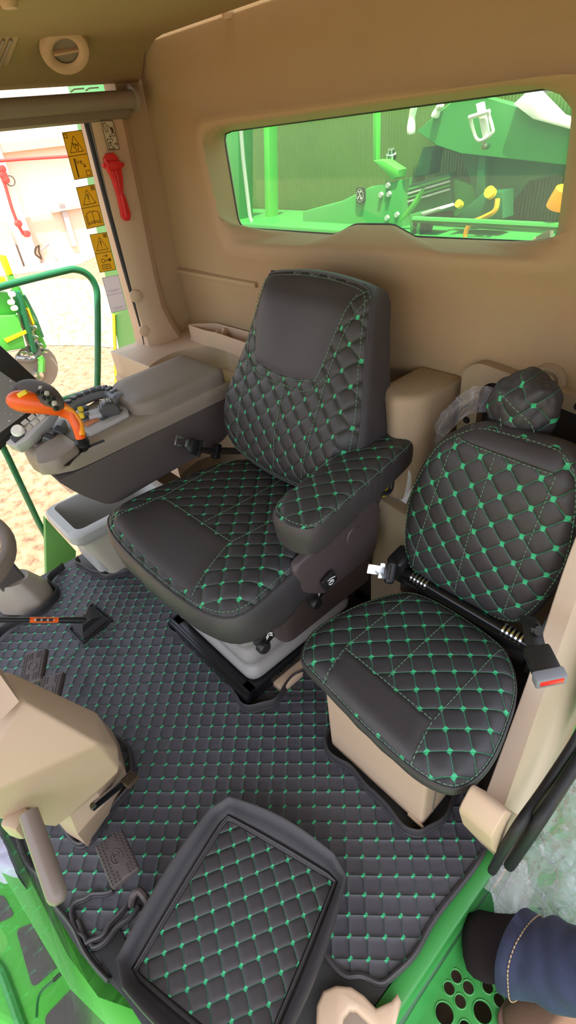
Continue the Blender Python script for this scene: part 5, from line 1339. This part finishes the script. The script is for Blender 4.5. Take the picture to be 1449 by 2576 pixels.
bm = BM(); add_stitches(bm, [p + (p - cuff) * .02 for p in J[3]] + [J[3][0] + (J[3][0] - cuff) * .02], .0013, .006, .003); make('hem_stitching', bm, plain('tan_thread', (.45, .30, .16), .8), jl)

shn = thing('brown_shoe', 'brown hiking shoe with rust mesh strap and yellow eyelet at the corner of the photo', 'shoe', (.09, .46, -.12))
c = onz(1392, 2556, -.06); X_ = (onz(1330, 2548, -.08) - onz(1449, 2520, -.08)).normalized(); X_.z = 0; X_.normalize(); Y_ = Vector((0, 0, 1)).cross(X_)
def sr(t, w, h, z0): 
    return [c + X_ * t + Y_ * math.cos(2 * PI * k / 24) * w + Vector((0, 0, -.058 + z0 + h * .5 + math.sin(2 * PI * k / 24) * h * .5)) for k in range(24)]
make('upper', loft([sr(.098, .014, .02, .012), sr(.09, .032, .042, .008), sr(.06, .046, .058, .006), sr(.02, .052, .078, .006), sr(-.03, .054, .10, .006), sr(-.09, .052, .11, .006), sr(-.15, .046, .10, .006), sr(-.175, .028, .08, .006)]), 'shoe', shn, angle=70)
solep = [c + X_ * (t) + Y_ * w for t, w in ((.108, 0), (.10, .03), (.06, .052), (0, .058), (-.08, .055), (-.16, .048), (-.19, 0), (-.16, -.048), (-.08, -.055), (0, -.058), (.06, -.052), (.10, -.03))]
bm = BM(); add_prism(bm, [(p.x, p.y) for p in catmull(solep, 4, True)], 'z', -.119, -.098, .005); make('sole', bm, 'skin_sole', shn)
for k in range(3):
    p = solep[2 + 0].lerp(solep[1], k * .5); bm = BM(); add_box(bm, Vector((p.x, p.y, -.106)) + Y_ * .004, (.018, .014, .024), axes(X_, (0, 0, 1)), .004); make('lug', bm, 'skin_sole', shn)
bm = BM(); add_loft(bm, [[v + (v - c) * .03 for v in sr(-.012 - .03 * k, .0525 + .001 * k, .086 + .010 * k, .006)] for k in (0, .5, 1)], caps=(False, False)); make('mesh_strap', bm, 'shoe_mesh', shn)
p = c + X_ * .022 + Y_ * .036 + Vector((0, 0, -.058 + .062)); make('eyelet', lathe([(0, .008), (.006, .008), (.009, .003), (.009, -.006)], p, Y_ * .5 + Vector((0, 0, 1)), 14), 'yellow', shn)
bm = BM(); add_loft(bm, [sr(-.075 - .02 * k, .035 - .01 * k, .118 + .004 * k, .006) for k in (0, 1, 2)], caps=(True, True)); make('opening', bm, 'dark_hole', shn)

# ------------------------------------------------------------------ stickers, rescue hammer on the glass and post
def label_plane(corners, xx):
    P = [onx(x, y, xx) for x, y in corners]      # tl, tr, br, bl
    c = sum(P, Vector()) / 4; h_ = ((P[0] + P[1]) / 2 - (P[3] + P[2]) / 2); w_ = ((P[1] + P[2]) / 2 - (P[0] + P[3]) / 2)
    return c, w_, h_
def sticker(name, label, corners, xx, mat, border, strokes, ink='ink', group=None, wd=.0016, fills=()):
    c, w_, h_ = label_plane(corners, xx)
    R = Matrix((w_.normalized(), h_.normalized(), w_.cross(h_).normalized())).transposed(); n_ = w_.cross(h_).normalized()
    if n_.x < 0: n_ = -n_
    t = thing(name, label, 'sticker', c, group)
    bm = BM(); q = [c + w_ * a + h_ * b for a, b in ((-.5, -.5), (.5, -.5), (.5, .5), (-.5, .5))]
    f = [bm.verts.new(p + n_ * .0002) for p in q]; g = [bm.verts.new(p + n_ * .0012) for p in q]
    bm.faces.new(f[::-1]); bm.faces.new(g)
    for i in range(4): bm.faces.new((f[i], f[(i + 1) % 4], g[(i + 1) % 4], g[i]))
    sh = make('sheet', bm, mat, t, smooth=False)
    bm = BM(); add_quads_text(bm, c + n_ * .0010, w_, h_, strokes, wd, n_)
    for fl in fills:
        bm.faces.new([bm.verts.new(c + n_ * .0018 + w_ * a + h_ * b) for a, b in fl])
    make('print', bm, ink, t, smooth=False, recalc=False)
    return t
def circ(cx, cy, r, n=12, asp=.5): return [(cx + r * math.cos(2 * PI * k / n), cy + r * asp * math.sin(2 * PI * k / n)) for k in range(n + 1)]
rect = lambda x0, y0, x1, y1: [(x0, y0), (x1, y0), (x1, y1), (x0, y1), (x0, y0)]
edge = [rect(-.49, -.495, .49, .495), [(-.49, 0), (.49, 0)]]
tri = [(-.34, .07), (.34, .07), (0, .40), (-.34, .07)]
xg = -2.0575
sticker('warning_sticker', 'upper yellow warning sticker with crushed figure triangle and distance arrow', [(155, 333), (205, 327), (234, 444), (187, 453)], xg, 'sticker_yellow', 1,
        edge + [tri, rect(-.45, .38, -.30, .46), [(-.12, .24), (-.10, .16), (-.02, .16), (-.02, .11), (.10, .11), (.12, .2), (.05, .23), (0, .19), (-.12, .24)], [(-.16, .27), (-.05, .24)], [(.0, .25), (.02, .19)], [(.14, .24), (.10, .17)],
         [(-.26, -.06), (-.26, -.46)], [(-.22, -.06), (-.22, -.46)], [(-.16, -.08), (-.16, -.16), (-.06, -.16), (-.06, -.11)], [(.02, -.13), (.24, -.26)], [(.02, -.13), (.12, -.135)], [(.02, -.13), (.04, -.19)], [(.24, -.26), (.22, -.20)], [(.24, -.26), (.14, -.255)], rect(.2, -.46, .42, -.35)], wd=.0018, fills=[[(-.27, -.06), (-.21, -.06), (-.21, -.46), (-.27, -.46)]])
excl = [[(-.018, .30), (.018, .30), (.008, .17), (-.008, .17)], [(-.02, .14), (.02, .14), (.02, .115), (-.02, .115)]]
corner_ = [rect(.26, .38, .42, .46), [(.30, .40), (.30, .44), (.34, .42), (.38, .44), (.38, .40)]]
sticker('warning_sticker', 'middle yellow warning sticker with exclamation triangle above an open book', [(191, 471), (237, 464), (263, 566), (218, 577)], xg, 'sticker_yellow', 1,
        edge + corner_ + [tri, [(-.02, .30), (0, .17), (.02, .30)], [(-.32, -.14), (-.06, -.10), (0, -.13), (.06, -.10), (.32, -.14)], [(-.32, -.14), (-.32, -.38), (-.06, -.34), (0, -.37), (.06, -.34), (.32, -.38), (.32, -.14)], [(0, -.13), (0, -.37)], [(-.38, -.18), (-.38, -.42), (-.05, -.38), (0, -.41), (.05, -.38), (.38, -.42), (.38, -.18)]], fills=excl, wd=.0018)
sticker('warning_sticker', 'lower yellow warning sticker with exclamation triangle above a key and book', [(225, 590), (268, 584), (292, 678), (251, 686)], xg, 'sticker_yellow', 1,
        edge + corner_ + [tri, [(-.02, .30), (0, .17), (.02, .30)], [(-.05, -.09), (.18, -.09)], [(.18, -.09), (.10, -.06)], [(.18, -.09), (.10, -.12)], circ(-.13, -.21, .10), [(-.03, -.21), (.20, -.21)], [(.08, -.21), (.08, -.24)], circ(.26, -.21, .07), circ(.26, -.21, .03), rect(-.26, -.43, .22, -.32), [(-.02, -.32), (-.02, -.43)], [(-.2, -.37), (-.08, -.38)], [(.04, -.38), (.16, -.37)]], fills=excl, wd=.0018)
sticker('paper_label', 'white two-panel label with small grey text lines under the yellow stickers', [(256, 699), (297, 691), (319, 778), (280, 787)], xg, 'sticker_white', 1,
        edge + [[(-.36, .12), (.36, .12)], [(-.24, .08), (.24, .08)], [(-.36, -.38), (.36, -.38)], [(-.24, -.42), (.24, -.42)]], 'ink_grey', wd=.0012)
sticker('exit_sticker', 'cream emergency exit sticker with hammer and running figure on the rear post', [(253, 304), (283, 304), (300, 376), (271, 378)], -2.0275, 'sticker_cream', 1,
        [rect(-.49, -.495, .49, .495), [(-.40, .40), (-.20, .44), (-.08, .16), (-.28, .12), (-.40, .40)], [(-.05, .36), (.22, .22)], [(-.02, .05), (-.02, -.06)], [(-.02, -.06), (-.10, -.02)], [(-.02, -.06), (.06, -.02)], rect(.16, -.02, .38, .09), [(-.36, -.12), (-.36, -.46), (.10, -.46), (.10, -.38)], [(-.36, -.12), (.10, -.12), (.10, -.18)], [(-.12, -.20), (-.16, -.30), (-.26, -.38)], [(-.15, -.30), (-.02, -.38), (.0, -.44)], [(-.14, -.24), (.0, -.26)], [(-.14, -.22), (-.26, -.28)], [(.14, -.30), (.42, -.30)], [(.42, -.30), (.32, -.25)], [(.42, -.30), (.32, -.35)]],
        wd=.0020, fills=[[(.10, .26), (.34, .30), (.38, .14), (.22, .08)]])

hm = thing('rescue_hammer', 'red emergency hammer clipped to the right rear post', 'hammer', onx(298, 470, -2.03))
hx = -2.02
def hp2(px, py, dx=0): return onx(px, py, hx + dx)
out = [(262, 400), (268, 386), (284, 384), (297, 398), (297, 408), (311, 410), (312, 417), (304, 424), (308, 450), (309, 484), (316, 500), (328, 540), (326, 554), (316, 556), (308, 548), (298, 500), (292, 478), (283, 450), (270, 426), (260, 420), (258, 411), (265, 412)]
bm = BM(); add_prism(bm, rounded([(hp2(*p).y, hp2(*p).z) for p in out], .003, 3), 'x', hx - .012, hx + .006, .005, 2); hb = make('hammer_body', bm, 'red', hm)
bm = BM(); add_box(bm, hp2(285, 415, .008), (.016, .055, .026), rotm('X', -4), .006, 2); make('clip', bm, 'red', hm)
for x0, x1, y0, y1 in ((283, 296, 432, 470), (292, 301, 432, 470)):
    make('ridge', tube([hp2(x0, y0, .007), hp2(x1, y1, .007)], .003, seg=6), 'red', hb)
make('handle_rib', tube([hp2(305, 490, .006), hp2(318, 545, .006)], .006, seg=8), 'red', hb)

# ------------------------------------------------------------------ OUTSIDE, right: handrail, body panel, yard, building, planter
rl = thing('handrail', 'green tubular handrail with rounded corner outside the side window', 'rail', (-2.45, .6, .4))
h_ = [onx(-120, 755, -2.45), onx(0, 722, -2.45), onx(150, 684, -2.45), onx(190, 678, -2.45), onx(222, 692, -2.45), onx(241, 722, -2.45), onx(245, 760, -2.45), onx(246, 860, -2.45), onx(245, 962, -2.45), onx(241, 978, -2.45), onx(215, 988, -2.45), onx(130, 1016, -2.45), onx(20, 1060, -2.45)]
make('rail_tube', tube(catmull(h_, 6), .0145, seg=12), 'green_rail', rl)
make('rail_leg', tube([onx(-25, 1060, -2.44), onx(20, 1150, -2.45), onx(95, 1310, -2.45), onx(165, 1440, -2.45)], .0145, seg=12), 'green_rail', rl)
bm = BM(); q = [onx(x, y, -2.38) for x, y in ((112, 1300), (190, 1385), (185, 1460), (116, 1470))]; add_prism(bm, [(p.y, p.z) for p in q], 'x', -2.40, -2.37, .003)
gp = make('rail_plate', bm, 'green', rl)
bpn = thing('rear_body_panel', 'glossy green combine side panel with yellow decal outside the side window', 'panel', (-2.5, 1.32, -1.0))
e_top, e_bot = ony(186, 285, 1.30), ony(292, 1010, 1.30)
bm = BM(); add_prism(bm, [(e_top.x, e_top.z + .4), (e_top.x + (e_bot.x - e_top.x) * 0 - .0, e_top.z), (e_bot.x, e_bot.z - .8), (-2.12, e_bot.z - .8), (-2.12, e_top.z + .4)], 'y', 1.30, 1.40, .01); make('panel', bm, 'green', bpn)
for q in (((282, 545), (300, 560), (330, 668), (296, 640)), ((308, 905), (318, 910), (326, 985), (312, 1000)), ((350, 800), (360, 820), (366, 880), (354, 850)), ((283, 790), (290, 792), (296, 980), (290, 985))):
    bm = BM(); add_prism(bm, [(ony(x, y, 1.297).x, ony(x, y, 1.297).z) for x, y in q], 'y', 1.294, 1.2995); make('decal', bm, 'yellow', bpn)
GZ = -2.2
bm = BM(); add_sheet(bm, lambda a, b: (-60 + 75 * a, -30 + 70 * b, GZ), 20, 20)
gd = struct('ground', bm, 'ground')
pv = [onz(x, y, GZ + .012) for x, y in ((-100, 770), (60, 712), (150, 700), (235, 705), (330, 760), (330, 880), (240, 870), (110, 868), (-60, 900))]
bm = BM(); f = bm.faces.new([bm.verts.new(p) for p in pv]); struct('pavement', bm, 'paver')
ca = [onz(x, y, GZ + .010) for x, y in ((-300, 720), (-40, 700), (120, 680), (200, 665), (260, 635), (240, 620), (100, 645), (-300, 650))]
bm = BM(); f = bm.faces.new([bm.verts.new(p) for p in ca]); struct('pavement_apron', bm, 'concrete')
BX = -24.5
z_split = onx(110, 540, BX).z; ygap = onx(160, 500, BX).y
bld = thing('building', 'long whitewashed farm building with a tan lower band beyond the yard', 'building', (BX, 8, GZ))
bm = BM(); add_box(bm, (BX - .5, 14, (GZ + z_split) / 2), (1.0, 50, z_split - GZ)); make('lower_wall', bm, 'building_tan', bld)
bm = BM(); add_box(bm, (BX - .55, 14, z_split + 3.2), (1.0, 50, 6.4)); make('upper_wall', bm, 'building_white', bld)
def brec(px0, py0, px1, py1, nm, mt, d=.25, parent=bld):
    a, b = onx(px0, py0, BX + d), onx(px1, py1, BX + d); bm = BM(); add_box(bm, ((BX + d / 2), (a.y + b.y) / 2, (a.z + b.z) / 2), (d + .02, abs(b.y - a.y) + .02, abs(b.z - a.z) + .02)); return make(nm, bm, mt, parent)
p0 = onx(-60, 560, BX); p1 = onx(46, 655, BX)
bm = BM(); add_box(bm, (BX + .1, p1.y - 2.5, (z_split + GZ) / 2 - .2), (.5, 5.0, z_split - GZ - .1)); make('grey_wall', bm, 'building_grey', bld)
yb = onx(72, 655, BX).y; bm = BM(); add_box(bm, (BX + .2, yb, GZ + 3.2), (.5, .55, 6.4)); make('pilaster', bm, 'building_white', bld)
for px in (85, 192): 
    y_ = onx(px, 640 if px > 100 else 650, BX).y; bm = BM(); add_box(bm, (BX + .06, y_, (GZ + z_split) / 2 + (.3 if px > 100 else 0)), (.14, .22, (z_split - GZ))); make('wall_joint', bm, 'building_grey', bld)
zc = onx(100, 362, BX).z; bm = BM(); add_box(bm, (BX + .15, 14, zc), (.4, 50, .28)); make('cornice', bm, 'building_tan', bld)
yb = onx(165, 525, BX).y; zb = onx(165, 525, BX).z
bm = BM(); add_box(bm, (BX + .10, yb, zb), (.2, 1.3, .07)); make('bracket', bm, 'building_grey', bld)
rp_ = thing('fire_pipe', 'red fire pipe with valves running along the farm building', 'pipe', (BX + .6, 5, GZ))
pts = [onx(x, y, BX + .6) for x, y in ((-3, 415), (2, 432), (14, 470), (30, 525), (45, 565), (58, 588), (68, 588))]
make('riser', tube(pts, .06, seg=8), 'pipe_red', rp_)
make('main_run', tube([onx(-20, 405, BX + .6), onx(5, 404, BX + .6), onx(60, 400, BX + .6), onx(175, 393, BX + .6), onx(300, 386, BX + .6)], .055, seg=8), 'pipe_red', rp_)
for px, py in ((8, 440), (14, 452), (5, 425), (67, 588), (46, 562)):
    c = onx(px, py, BX + .65); make('valve', lathe([(0, .1), (.12, .08), (.12, -.08), (0, -.1)], c, (1, .3, 0), 10), 'pipe_red', rp_)
c = onx(26, 455, BX + .65); make('hose_ring', tube([c + Vector((0, math.cos(2 * PI * k / 20) * .16, math.sin(2 * PI * k / 20) * .16)) for k in range(20)], .018, closed=True, seg=6), 'ink', rp_)
ld = thing('ladder', 'small grey metal frame leaning against the farm building', 'frame', onx(105, 650, BX + 1))
make('frame_tube', tube([onx(103, 630, BX + .5), onx(125, 612, BX + .5), onx(137, 648, BX + .9)], .05, seg=6), 'building_grey', ld)
hs_ = tube(catmull([onx(x, y, BX + .5) for x, y in ((106, 652), (90, 640), (90, 625), (98, 618), (98, 632), (104, 648))], 5), .035, seg=6)
tag(make('hose', hs_, 'ink'), 'dark hose hung in a loop on the farm building wall', 'hose')

pl = thing('planter', 'bright green and yellow planter machine parked in the yard', 'machine', (-6, 1.4, GZ))
def px_(x, y, d=0): return onx(x, y, -6 + d)
def slab(q, d0, d1, nm, mt):
    bm = BM(); add_prism(bm, [(px_(x, y).y, px_(x, y).z) for x, y in q], 'x', -6 + d0, -6 + d1, .02); return make(nm, bm, mt, pl)
slab([(-60, 795), (40, 790), (58, 872), (20, 878), (-60, 900)], -.3, .1, 'hopper', 'green_bright')
slab([(-60, 740), (20, 735), (48, 785), (40, 792), (-60, 812)], -.25, 0, 'lid', 'green_bright')
slab([(0, 848), (55, 825), (59, 834), (8, 858)], .1, .115, 'name_strip', 'yellow')
slab([(28, 730), (42, 728), (86, 880), (74, 884)], -.05, .12, 'row_frame', 'green_dark')
slab([(40, 722), (50, 720), (118, 872), (106, 882)], -.12, .02, 'side_frame', 'green_bright')
slab([(60, 775), (66, 772), (82, 812), (76, 816)], .02, .08, 'spring_cover', 'yellow')
slab([(-4, 640), (12, 642), (30, 690), (18, 692)], -.06, .06, 'marker_arm', 'yellow')
slab([(18, 692), (30, 690), (48, 735), (36, 738)], -.06, .06, 'marker_base', 'green_bright')
slab([(-40, 690), (5, 695), (12, 720), (-40, 735)], -.1, .1, 'tank_cap', 'yellow')
c = px_(92, 925); make('disc', lathe([(0, .02), (.12, .012), (.24, 0), (.24, -.012), (0, -.02)], c, (1, .12, 0), 36), 'taupe', pl)
make('disc_hub', lathe([(0, .08), (.05, .07), (.07, .0)], px_(92, 942), (1, 0, 0), 14), 'chrome', pl)
make('disc_arm', tube([px_(100, 898, .1), px_(105, 905, .1), px_(104, 935, .1)], .035, seg=6), 'green_bright', pl)
make('gauge_hoop', tube(catmull([px_(88, 860, .05), px_(96, 880, .05), px_(80, 902, .05), px_(40, 900, .05)], 6), .03, seg=6), 'grey', pl)
make('rod', tube([px_(60, 742, .05), px_(70, 760, .05), px_(90, 800, .05), px_(108, 848, .05)], .014, seg=6), 'green_dark', pl)
for q in ((30, 740), (28, 760), (36, 775), (85, 825), (88, 850), (100, 870), (112, 882), (60, 890), (75, 893)):
    make('fitting', lathe([(0, .03), (.026, .024), (.026, -.024), (0, -.03)], px_(*q, .12), (1, .3, .2), 10), 'chrome' if q[1] > 820 else 'whitepaint', pl)

# ------------------------------------------------------------------ OUTSIDE, rear: what shows through the rear window
RY = 2.05
def ry(x, y, d=0): return ony(x, y, RY + d)
def rslab(q, d0, d1, name, mt, parent=None, bev=.006, lab=None, cat=None):
    bm = BM(); add_prism(bm, [(ry(x, y, (d0 + 0)).x, ry(x, y, d0).z) for x, y in q], 'y', RY + d0, RY + d1, bev)
    o = make(name, bm, mt, parent)
    if lab: tag(o, lab, cat)
    return o
rslab([(300, 150), (1300, 130), (1325, 232), (1395, 285), (1700, 350), (1700, 900), (300, 900)], .35, .45, 'grain_tank_wall', 'tank', None, .004, 'olive green sheet wall of the grain tank filling the rear window', 'panel')
rslab([(1345, 262), (1378, 232), (1700, 225), (1700, 350), (1449, 300)], .30, .36, 'tank_extension', 'tank', None, .004, 'dark olive sheet at the upper right corner of the rear window', 'panel')
rslab([(662, 290), (676, 290), (682, 640), (668, 640)], .10, .16, 'bright_post', 'green_bright', None, .004, 'full height lime green post left in the rear window', 'post')
rslab([(550, 260), (598, 260), (604, 640), (580, 640)], .0, .10, 'green_corner_post', 'green', None, .004, 'broad green upright at the left edge of the rear window', 'post')
wsp = make('white_edge_tube', tube([ry(600, 250, -.02), ry(612, 400, -.02), ry(628, 540, -.02), ry(655, 640, -.02)], .010, seg=8), 'grey_light'); tag(wsp, 'slim pale grey tube curving beside the left rear window post', 'tube')
hk = thing('hook_bracket', 'lime green hooked bracket hanging in the middle of the rear window', 'bracket', ry(960, 400, .1))
rslab([(937, 200), (948, 200), (946, 408), (938, 404)], .08, .11, 'hanger', 'green_bright', hk, .003); rslab([(938, 404), (965, 404), (1002, 428), (1000, 446), (985, 452), (965, 430)], .04, .10, 'flange', 'green_bright', hk, .004)
hop = thing('hopper', 'dark green hopper with sloping sides right of centre in the rear window', 'hopper', ry(1150, 400, .2))
bm = BM(); q1 = [ry(x, y, .05) for x, y in ((1050, 330), (1170, 230), (1500, 330), (1480, 420), (1160, 385), (1100, 365))]; q2 = [ry(x, y, .32) for x, y in ((1050, 330), (1170, 225), (1520, 315), (1490, 430), (1160, 390), (1100, 368))]
add_loft(bm, [q1, q2]); make('upper_shell', bm, 'green', hop, smooth=False)
bm = BM(); q1 = [ry(x, y, .10) for x, y in ((1160, 385), (1480, 420), (1330, 455), (1280, 520), (1200, 500))]; q2 = [ry(x, y, .34) for x, y in ((1160, 385), (1490, 430), (1330, 460), (1280, 530), (1200, 505))]
add_loft(bm, [q1, q2]); make('lower_shell', bm, 'green_dark', hop, smooth=False)
rslab([(1062, 372), (1090, 372), (1078, 440), (1040, 445)], .12, .2, 'leg', 'green_dark', hop); rslab([(1205, 385), (1222, 385), (1215, 500), (1192, 500)], .06, .14, 'leg', 'green_dark', hop)
cl = thing('white_clamp', 'white metal clamp with U shaped loop hanging on the hopper', 'clamp', ry(1210, 300, 0))
rslab([(1196, 262), (1212, 256), (1228, 345), (1214, 350)], -.02, .0, 'strap', 'whitepaint', cl, .003)
make('loop', tube(catmull([ry(1182, 292, -.02), ry(1190, 325, -.02), ry(1200, 350, -.02), ry(1215, 352, -.02), ry(1238, 335, -.02), ry(1238, 318, -.02), ry(1226, 280, -.02)], 6), .006, seg=8), 'whitepaint', cl)
make('cross_bar', tube([ry(1180, 296, -.03), ry(1232, 280, -.03)], .007, seg=8), 'whitepaint', cl)
make('end_bolt', lathe([(0, .015), (.012, .012), (.012, -.012)], ry(1222, 366, -.02), (0, -1, 0), 12), 'chrome', cl)
for k, (a, b, c_, lab) in enumerate((((1045, 258), (1036, 295), (1034, 338), 'larger curved white arm left of the hopper in the rear window'), ((1112, 262), (1102, 275), (1094, 295), 'smaller curved white arm beside the hopper edge in the rear window'))):
    bm = tube(catmull([ry(*a, .04), ry(*b, .04), ry(*c_, .04)], 6), [.012, .016, .018, .018, .018, .017, .016, .018, .020, .022, .022, .022, .018][:13], seg=10, flat=.6); tag(make('curved_tube', bm, 'whitepaint'), lab, 'arm')
gb = thing('drive_box', 'green bolted drive box with round emblem low in the rear window', 'box', ry(880, 540, .1))
rslab([(760, 532), (860, 505), (930, 470), (1010, 452), (1015, 640), (760, 640)], .05, .22, 'case', 'green', gb, .01)
for q in ((978, 466), (980, 488), (975, 548), (960, 490), (1000, 540)): make('bolt', lathe([(0, .012), (.010, .012), (.012, 0)], ry(*q, .05), (0, -1, 0), 8), 'grey_light', gb)
em = ry(908, 491, .045)
bm = BM(); add_prism(bm, rounded([(em.x - .024, em.z - .030), (em.x + .024, em.z - .030), (em.x + .024, em.z + .030), (em.x - .024, em.z + .030)], .014), 'y', RY + .038, RY + .05); eo = make('emblem', bm, 'blackplastic', gb)
bm = BM(); add_quads_text(bm, Vector((em.x, RY + .0375, em.z)), Vector((.021, 0, 0)), Vector((0, 0, .021)), [circ(0, 0, .95, 20, 1.25), [(-.5, -.5), (-.2, 0), (.45, -.1), (.5, -.55)], [(-.2, 0), (0, .5), (-.3, .7)], [(0, .5), (.35, .8)], [(.45, -.1), (.2, -.6)]], .005, (0, -1, 0)); make('emblem_mark', bm, 'white', eo, recalc=False)
rslab([(870, 545), (960, 522), (945, 580), (870, 575)], .10, .14, 'cover_plate', 'green_dark', gb)
fn = rslab([(1000, 560), (1060, 475), (1045, 512), (1020, 545)], .0, .03, 'bright_fin', 'green_bright', None, .003, 'small lime green triangular fin beside the drive box', 'fin')
br_ = thing('valve_bracket', 'green bracket with pale cover and two dark holes low in the rear window', 'bracket', ry(1060, 560, 0))
rslab([(1030, 540), (1058, 532), (1055, 602), (1030, 602)], -.06, .02, 'plate', 'green', br_); rslab([(1057, 535), (1105, 520), (1108, 527), (1062, 546)], -.08, .02, 'pale_cover', 'grey_light', br_)
rslab([(1057, 546), (1075, 540), (1062, 590), (1055, 592)], -.07, .0, 'dark_side', 'blackplastic', br_)
for q in ((1045, 562), (1043, 583)): make('hole', lathe([(0, .004), (.010, .004), (.010, 0)], ry(*q, -.061), (0, -1, 0), 14), 'dark_hole', br_)
bxg = thing('belt_guard', 'dark slatted guard above the drive box in the rear window', 'guard', ry(1080, 460, .1))
rslab([(1010, 470), (1130, 435), (1140, 530), (1020, 540)], .10, .16, 'guard_plate', 'green_dark', bxg)
for k in range(4): make('slat', tube([ry(1025, 478 + 10 * k, .09), ry(1132, 446 + 10 * k, .09)], .004, seg=6), 'grey_light' if k % 2 else 'green', bxg)
rslab([(1140, 450), (1235, 480), (1230, 540), (1140, 545)], .12, .2, 'side_plate', 'green', bxg)
fp_ = thing('fuel_panel', 'teal green panel with yellow caps and an orange hose in the rear window', 'panel', ry(1220, 540, 0))
rslab([(1145, 545), (1215, 485), (1265, 482), (1265, 550), (1180, 560)], -.02, .06, 'plate', 'green_dark', fp_)
for q, r_ in (((1236, 487), .020), ((1158, 516), .014)): make('yellow_cap', lathe([(0, .02), (r_, .018), (r_, 0)], ry(*q, -.03), (0, -1, .5), 16), 'yellow', fp_)
make('orange_hose', tube(catmull([ry(1252, 500, -.04), ry(1245, 530, -.05), ry(1215, 548, -.05), ry(1185, 562, -.05), ry(1172, 585, -.05), ry(1168, 612, -.05)], 6), .009, seg=8), 'amber', fp_)
make('deck_rail', tube([ry(1040, 552, -.10), ry(1250, 562, -.10), ry(1500, 575, -.10)], .012, seg=8), 'green', None)
bpy.data.objects['deck_rail']['label'] = 'pale green horizontal rail along the bottom of the rear window'; bpy.data.objects['deck_rail']['category'] = 'rail'
zd = ony(1250, 604, RY - .07).z
tag(make('combine_body', boxes((-1.75, RY + .125, (zd + GZ) / 2), (3.4, .41, zd - GZ), bev=.01), 'green'), 'green top deck of the combine body along the foot of the rear window', 'body')
rslab([(1340, 600), (1385, 575), (1380, 640), (1345, 640)], -.078, -.05, 'tan_wedge', 'beige_light', None, .003, 'small tan triangle plate at the lower right of the rear window', 'plate')
make('beacon_lamp', lathe([(0, .04), (.03, .035), (.038, .0), (.04, -.02), (0, -.02)], ry(1412, 503, -.08), (.3, -.2, 1), 20), 'amber'); tag(bpy.data.objects['beacon_lamp'], 'orange lamp at the right edge of the rear window', 'lamp')
cap_ = thing('filler_cap', 'small chrome cap above the drive box in the rear window', 'cap', ry(984, 390, .2))
make('cap', lathe([(0, .03), (.016, .028), (.016, .012), (.024, .010), (.024, -.01)], ry(984, 392, .2), (.2, -.3, 1), 16), 'chrome', cap_)
rslab([(1330, 225), (1395, 292), (1449, 312), (1700, 375), (1700, 400), (1449, 330), (1340, 300), (1290, 262)], .02, .10, 'white_panel', plain('gloss_white_panel', (.9, .9, .88), .08), None, .004, 'glossy white panel at the upper right of the rear window', 'cover')  # white slab put in to fill the wedge beside the tank sheets

# ------------------------------------------------------------------ light
w = bpy.data.worlds.new('sky'); SC.world = w; w.use_nodes = True; nt = w.node_tree
bg = nt.nodes['Background']; sky = nt.nodes.new('ShaderNodeTexSky'); sky.sky_type = 'NISHITA'; sky.sun_disc = False
SUN = Vector((.25, -.20, .95)).normalized()
sky.sun_elevation = math.asin(SUN.z); sky.sun_rotation = math.atan2(SUN.x, SUN.y); sky.air_density = 1.0; sky.dust_density = 3.0; sky.ozone_density = 1.0
hs = nt.nodes.new('ShaderNodeHueSaturation'); hs.inputs['Saturation'].default_value = .45
nt.links.new(sky.outputs[0], hs.inputs['Color']); nt.links.new(hs.outputs[0], bg.inputs['Color']); bg.inputs['Strength'].default_value = 0.22
s = bpy.data.lights.new('sun', 'SUN'); so = bpy.data.objects.new('sun', s); COL.objects.link(so); s.energy = 4.0; s.angle = math.radians(.6); s.color = (1.0, .95, .87)
so.rotation_euler = SUN.to_track_quat('Z', 'Y').to_euler(); so.location = SUN * 20
SC.view_settings.view_transform = 'Standard'; SC.view_settings.look = 'None'; SC.view_settings.exposure = 1.45; SC.view_settings.gamma = 1.0; SC.view_settings.use_curve_mapping = False
SC.cycles.max_bounces = 10; SC.cycles.diffuse_bounces = 5; SC.cycles.transparent_max_bounces = 16; SC.cycles.use_denoising = True
SC.cycles.sample_clamp_indirect = 8.0; SC.cycles.caustics_reflective = False
